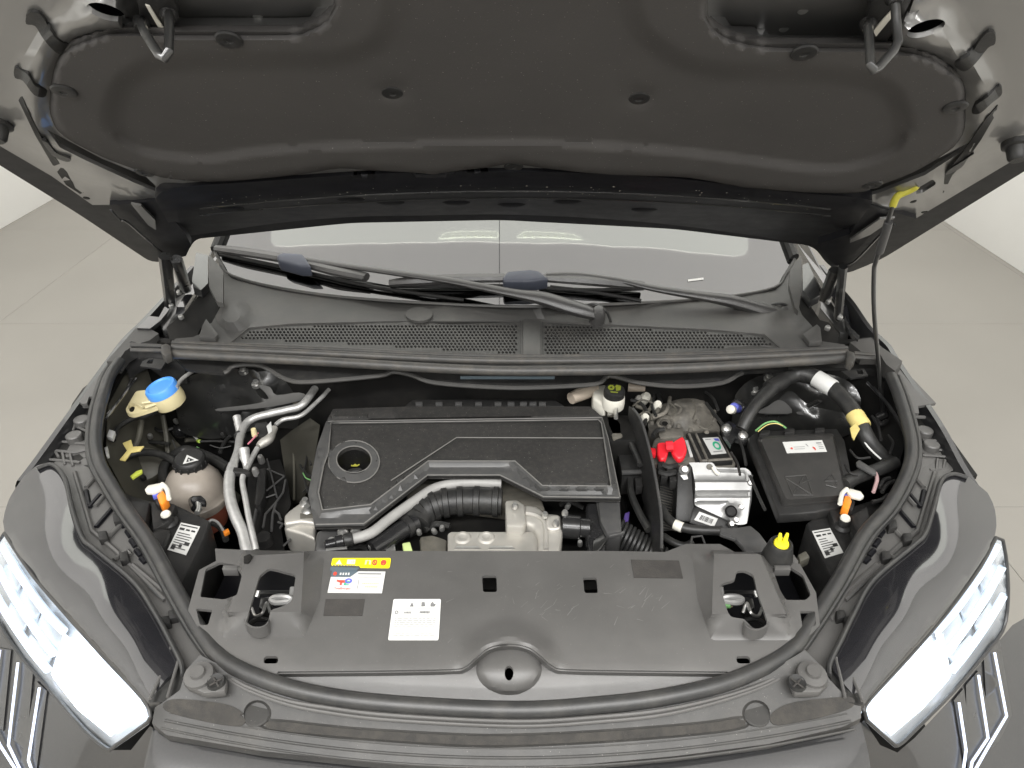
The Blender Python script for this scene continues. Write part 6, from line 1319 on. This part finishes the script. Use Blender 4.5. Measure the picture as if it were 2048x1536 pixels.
prism('orange_band', [(445, 1062), (456, 1056), (459, 1062), (448, 1068)], Z(.842), .008, m_orange, lw, bev=.001)
ptube('wire', [(416, 1045), (424, 1040), (436, 1045), (446, 1060)], Z(.845), .0025, m_greyhose, lw, n=6)
# ---- prop rod
pr = thing('prop_rod', 'thin black prop rod with a yellow hook holding up the bonnet', 'prop rod', D(1768, 827, 1.556))
tube('rod', [D(*p) for p in ((1789, 405, 1.236), (1782, 422, 1.25), (1768, 470, 1.30), (1752, 522, 1.35), (1748, 545, 1.37), (1748, 620, 1.42), (1756, 715, 1.49), (1763, 795, 1.545), (1767, 826, 1.565))], .0042, m_gloss, pr, n=10, k=5)
tube('grip_sleeve', [D(*p) for p in ((1777, 444, 1.27), (1772, 462, 1.288), (1759, 504, 1.334))], .0075, m_engrim, pr, n=12)
tube('yellow_hook', [D(*p) for p in ((1786, 411, 1.243), (1790, 400, 1.232), (1798, 390, 1.222), (1820, 380, 1.21), (1832, 372, 1.2), (1832, 363, 1.195), (1822, 362, 1.197))], .0062, m_hook, pr, n=12)
pv = D(1767, 830, 1.565)
lathe('pivot', [(0, .01), (.006, .01), (.010, .006), (.010, -.012)], pv, (.6, -.3, .7), m_blackg, pr, n=16)
ptube('pivot_clip', [(1752, 838), (1762, 848), (1774, 842)], Z(.93), .005, m_black, pr, n=8)

# ---- the smaller lines and fittings that fill the gaps
def lines(par, name, m, r, z, ls):
    for l in ls: ptube(name, l, Z(z), r*rng.uniform(.8, 1.25), m, par, n=7)
lines(lw, 'thin_hose', m_hose, .004, .80, [[(236, 900), (262, 890), (300, 884), (340, 888)], [(300, 850), (322, 862), (346, 856)], [(405, 862), (420, 850), (446, 846), (470, 852)], [(330, 1000), (318, 985), (316, 965)], [(440, 905), (452, 880), (468, 868)]])
lines(lw, 'thin_wire', m_engrim, .0015, .82, [[(240, 935), (262, 915), (296, 906)], [(250, 965), (244, 950), (250, 936)], [(345, 880), (352, 900), (350, 915)], [(420, 890), (440, 896), (462, 892)]])
for x, y in ((268, 868), (300, 872), (352, 842), (420, 838), (446, 870), (250, 930), (286, 955)): lathe('clip', [(0, .006), (.004, .006), (.006, .002), (.006, -.006)], Z(.82)(x, y), (rng.uniform(-.3, .3), -.4, 1), rng.choice([m_black, m_black, m_steel, m_whitep], p=[.5, .2, .2, .1]), lw, n=10)
lines(en, 'thin_wire', m_hose, .0025, .80, [[(606, 880), (614, 910), (608, 950), (616, 985)], [(622, 860), (616, 890), (622, 930)], [(600, 930), (612, 948), (624, 952)], [(606, 985), (618, 975), (626, 985)]])
lines(en, 'green_wire', m_green, .0012, .82, [[(606, 946), (612, 956), (622, 960)]])
lines(en, 'thin_hose', m_hose, .006, .855, [[(760, 1100), (790, 1075), (810, 1060)], [(850, 1060), (872, 1048), (900, 1052)], [(1120, 1010), (1140, 1004), (1168, 1016)], [(690, 1100), (716, 1092), (740, 1098)]])
for x, y in ((742, 1094), (838, 1064), (868, 1062), (884, 1056), (1136, 1012), (1160, 1086), (1176, 1070)): lathe('small_bolt', [(0, .006), (.0035, .006), (.005, .003), (.005, -.006)], Z(.87)(x, y), (rng.uniform(-.3, .3), -.3, 1), m_steel, en, n=10)
lines(gb, 'cable', m_hose, .004, .92, [[(1262, 800), (1280, 806), (1292, 822), (1290, 850)], [(1300, 780), (1308, 794), (1304, 812), (1312, 832)], [(1330, 776), (1318, 790), (1322, 806)], [(1376, 784), (1400, 780), (1424, 794), (1436, 820)], [(1412, 806), (1430, 830), (1446, 850)]])
lines(gb, 'wire', m_mudcase, .002, .925, [[(1266, 812), (1284, 800), (1306, 806)], [(1276, 830), (1296, 824), (1306, 838)], [(1340, 806), (1352, 818), (1344, 832)], [(1384, 800), (1392, 818), (1386, 838)], [(1398, 852), (1412, 858), (1424, 850)]])
for k in range(14):
    x, y = rng.uniform(1300, 1430), rng.uniform(800, 864); lathe('lump', [(0, .004), (.004, .003), (.006, -.002)], Z(.897)(x, y), (0, -.1, 1), m_grime, gb, n=8)
lines(bt, 'terminal_cable', m_hose, .0055, .905, [[(1306, 872), (1312, 862), (1328, 858)], [(1326, 930), (1340, 934), (1354, 930)], [(1318, 944), (1336, 948), (1352, 944)]])
for x, y in ((1322, 928), (1340, 938), (1328, 950), (1346, 958)): prism('terminal_plug', [(x-7, y-5), (x+7, y-6), (x+8, y+4), (x-6, y+5)], Z(.905), .02, m_black, bt, bev=.0015)
lines(fb, 'wire', m_hose, .003, .93, [[(1478, 880), (1486, 900), (1492, 930)], [(1462, 905), (1474, 925), (1480, 950)], [(1500, 952), (1514, 985), (1530, 1020)]])
lines(wlm, 'thin_wire', m_black, .0028, .95, [[(1744, 832), (1756, 852), (1762, 880)], [(1776, 870), (1786, 886), (1780, 906)], [(1700, 900), (1716, 916), (1740, 915)], [(1690, 930), (1700, 945), (1716, 950)]])
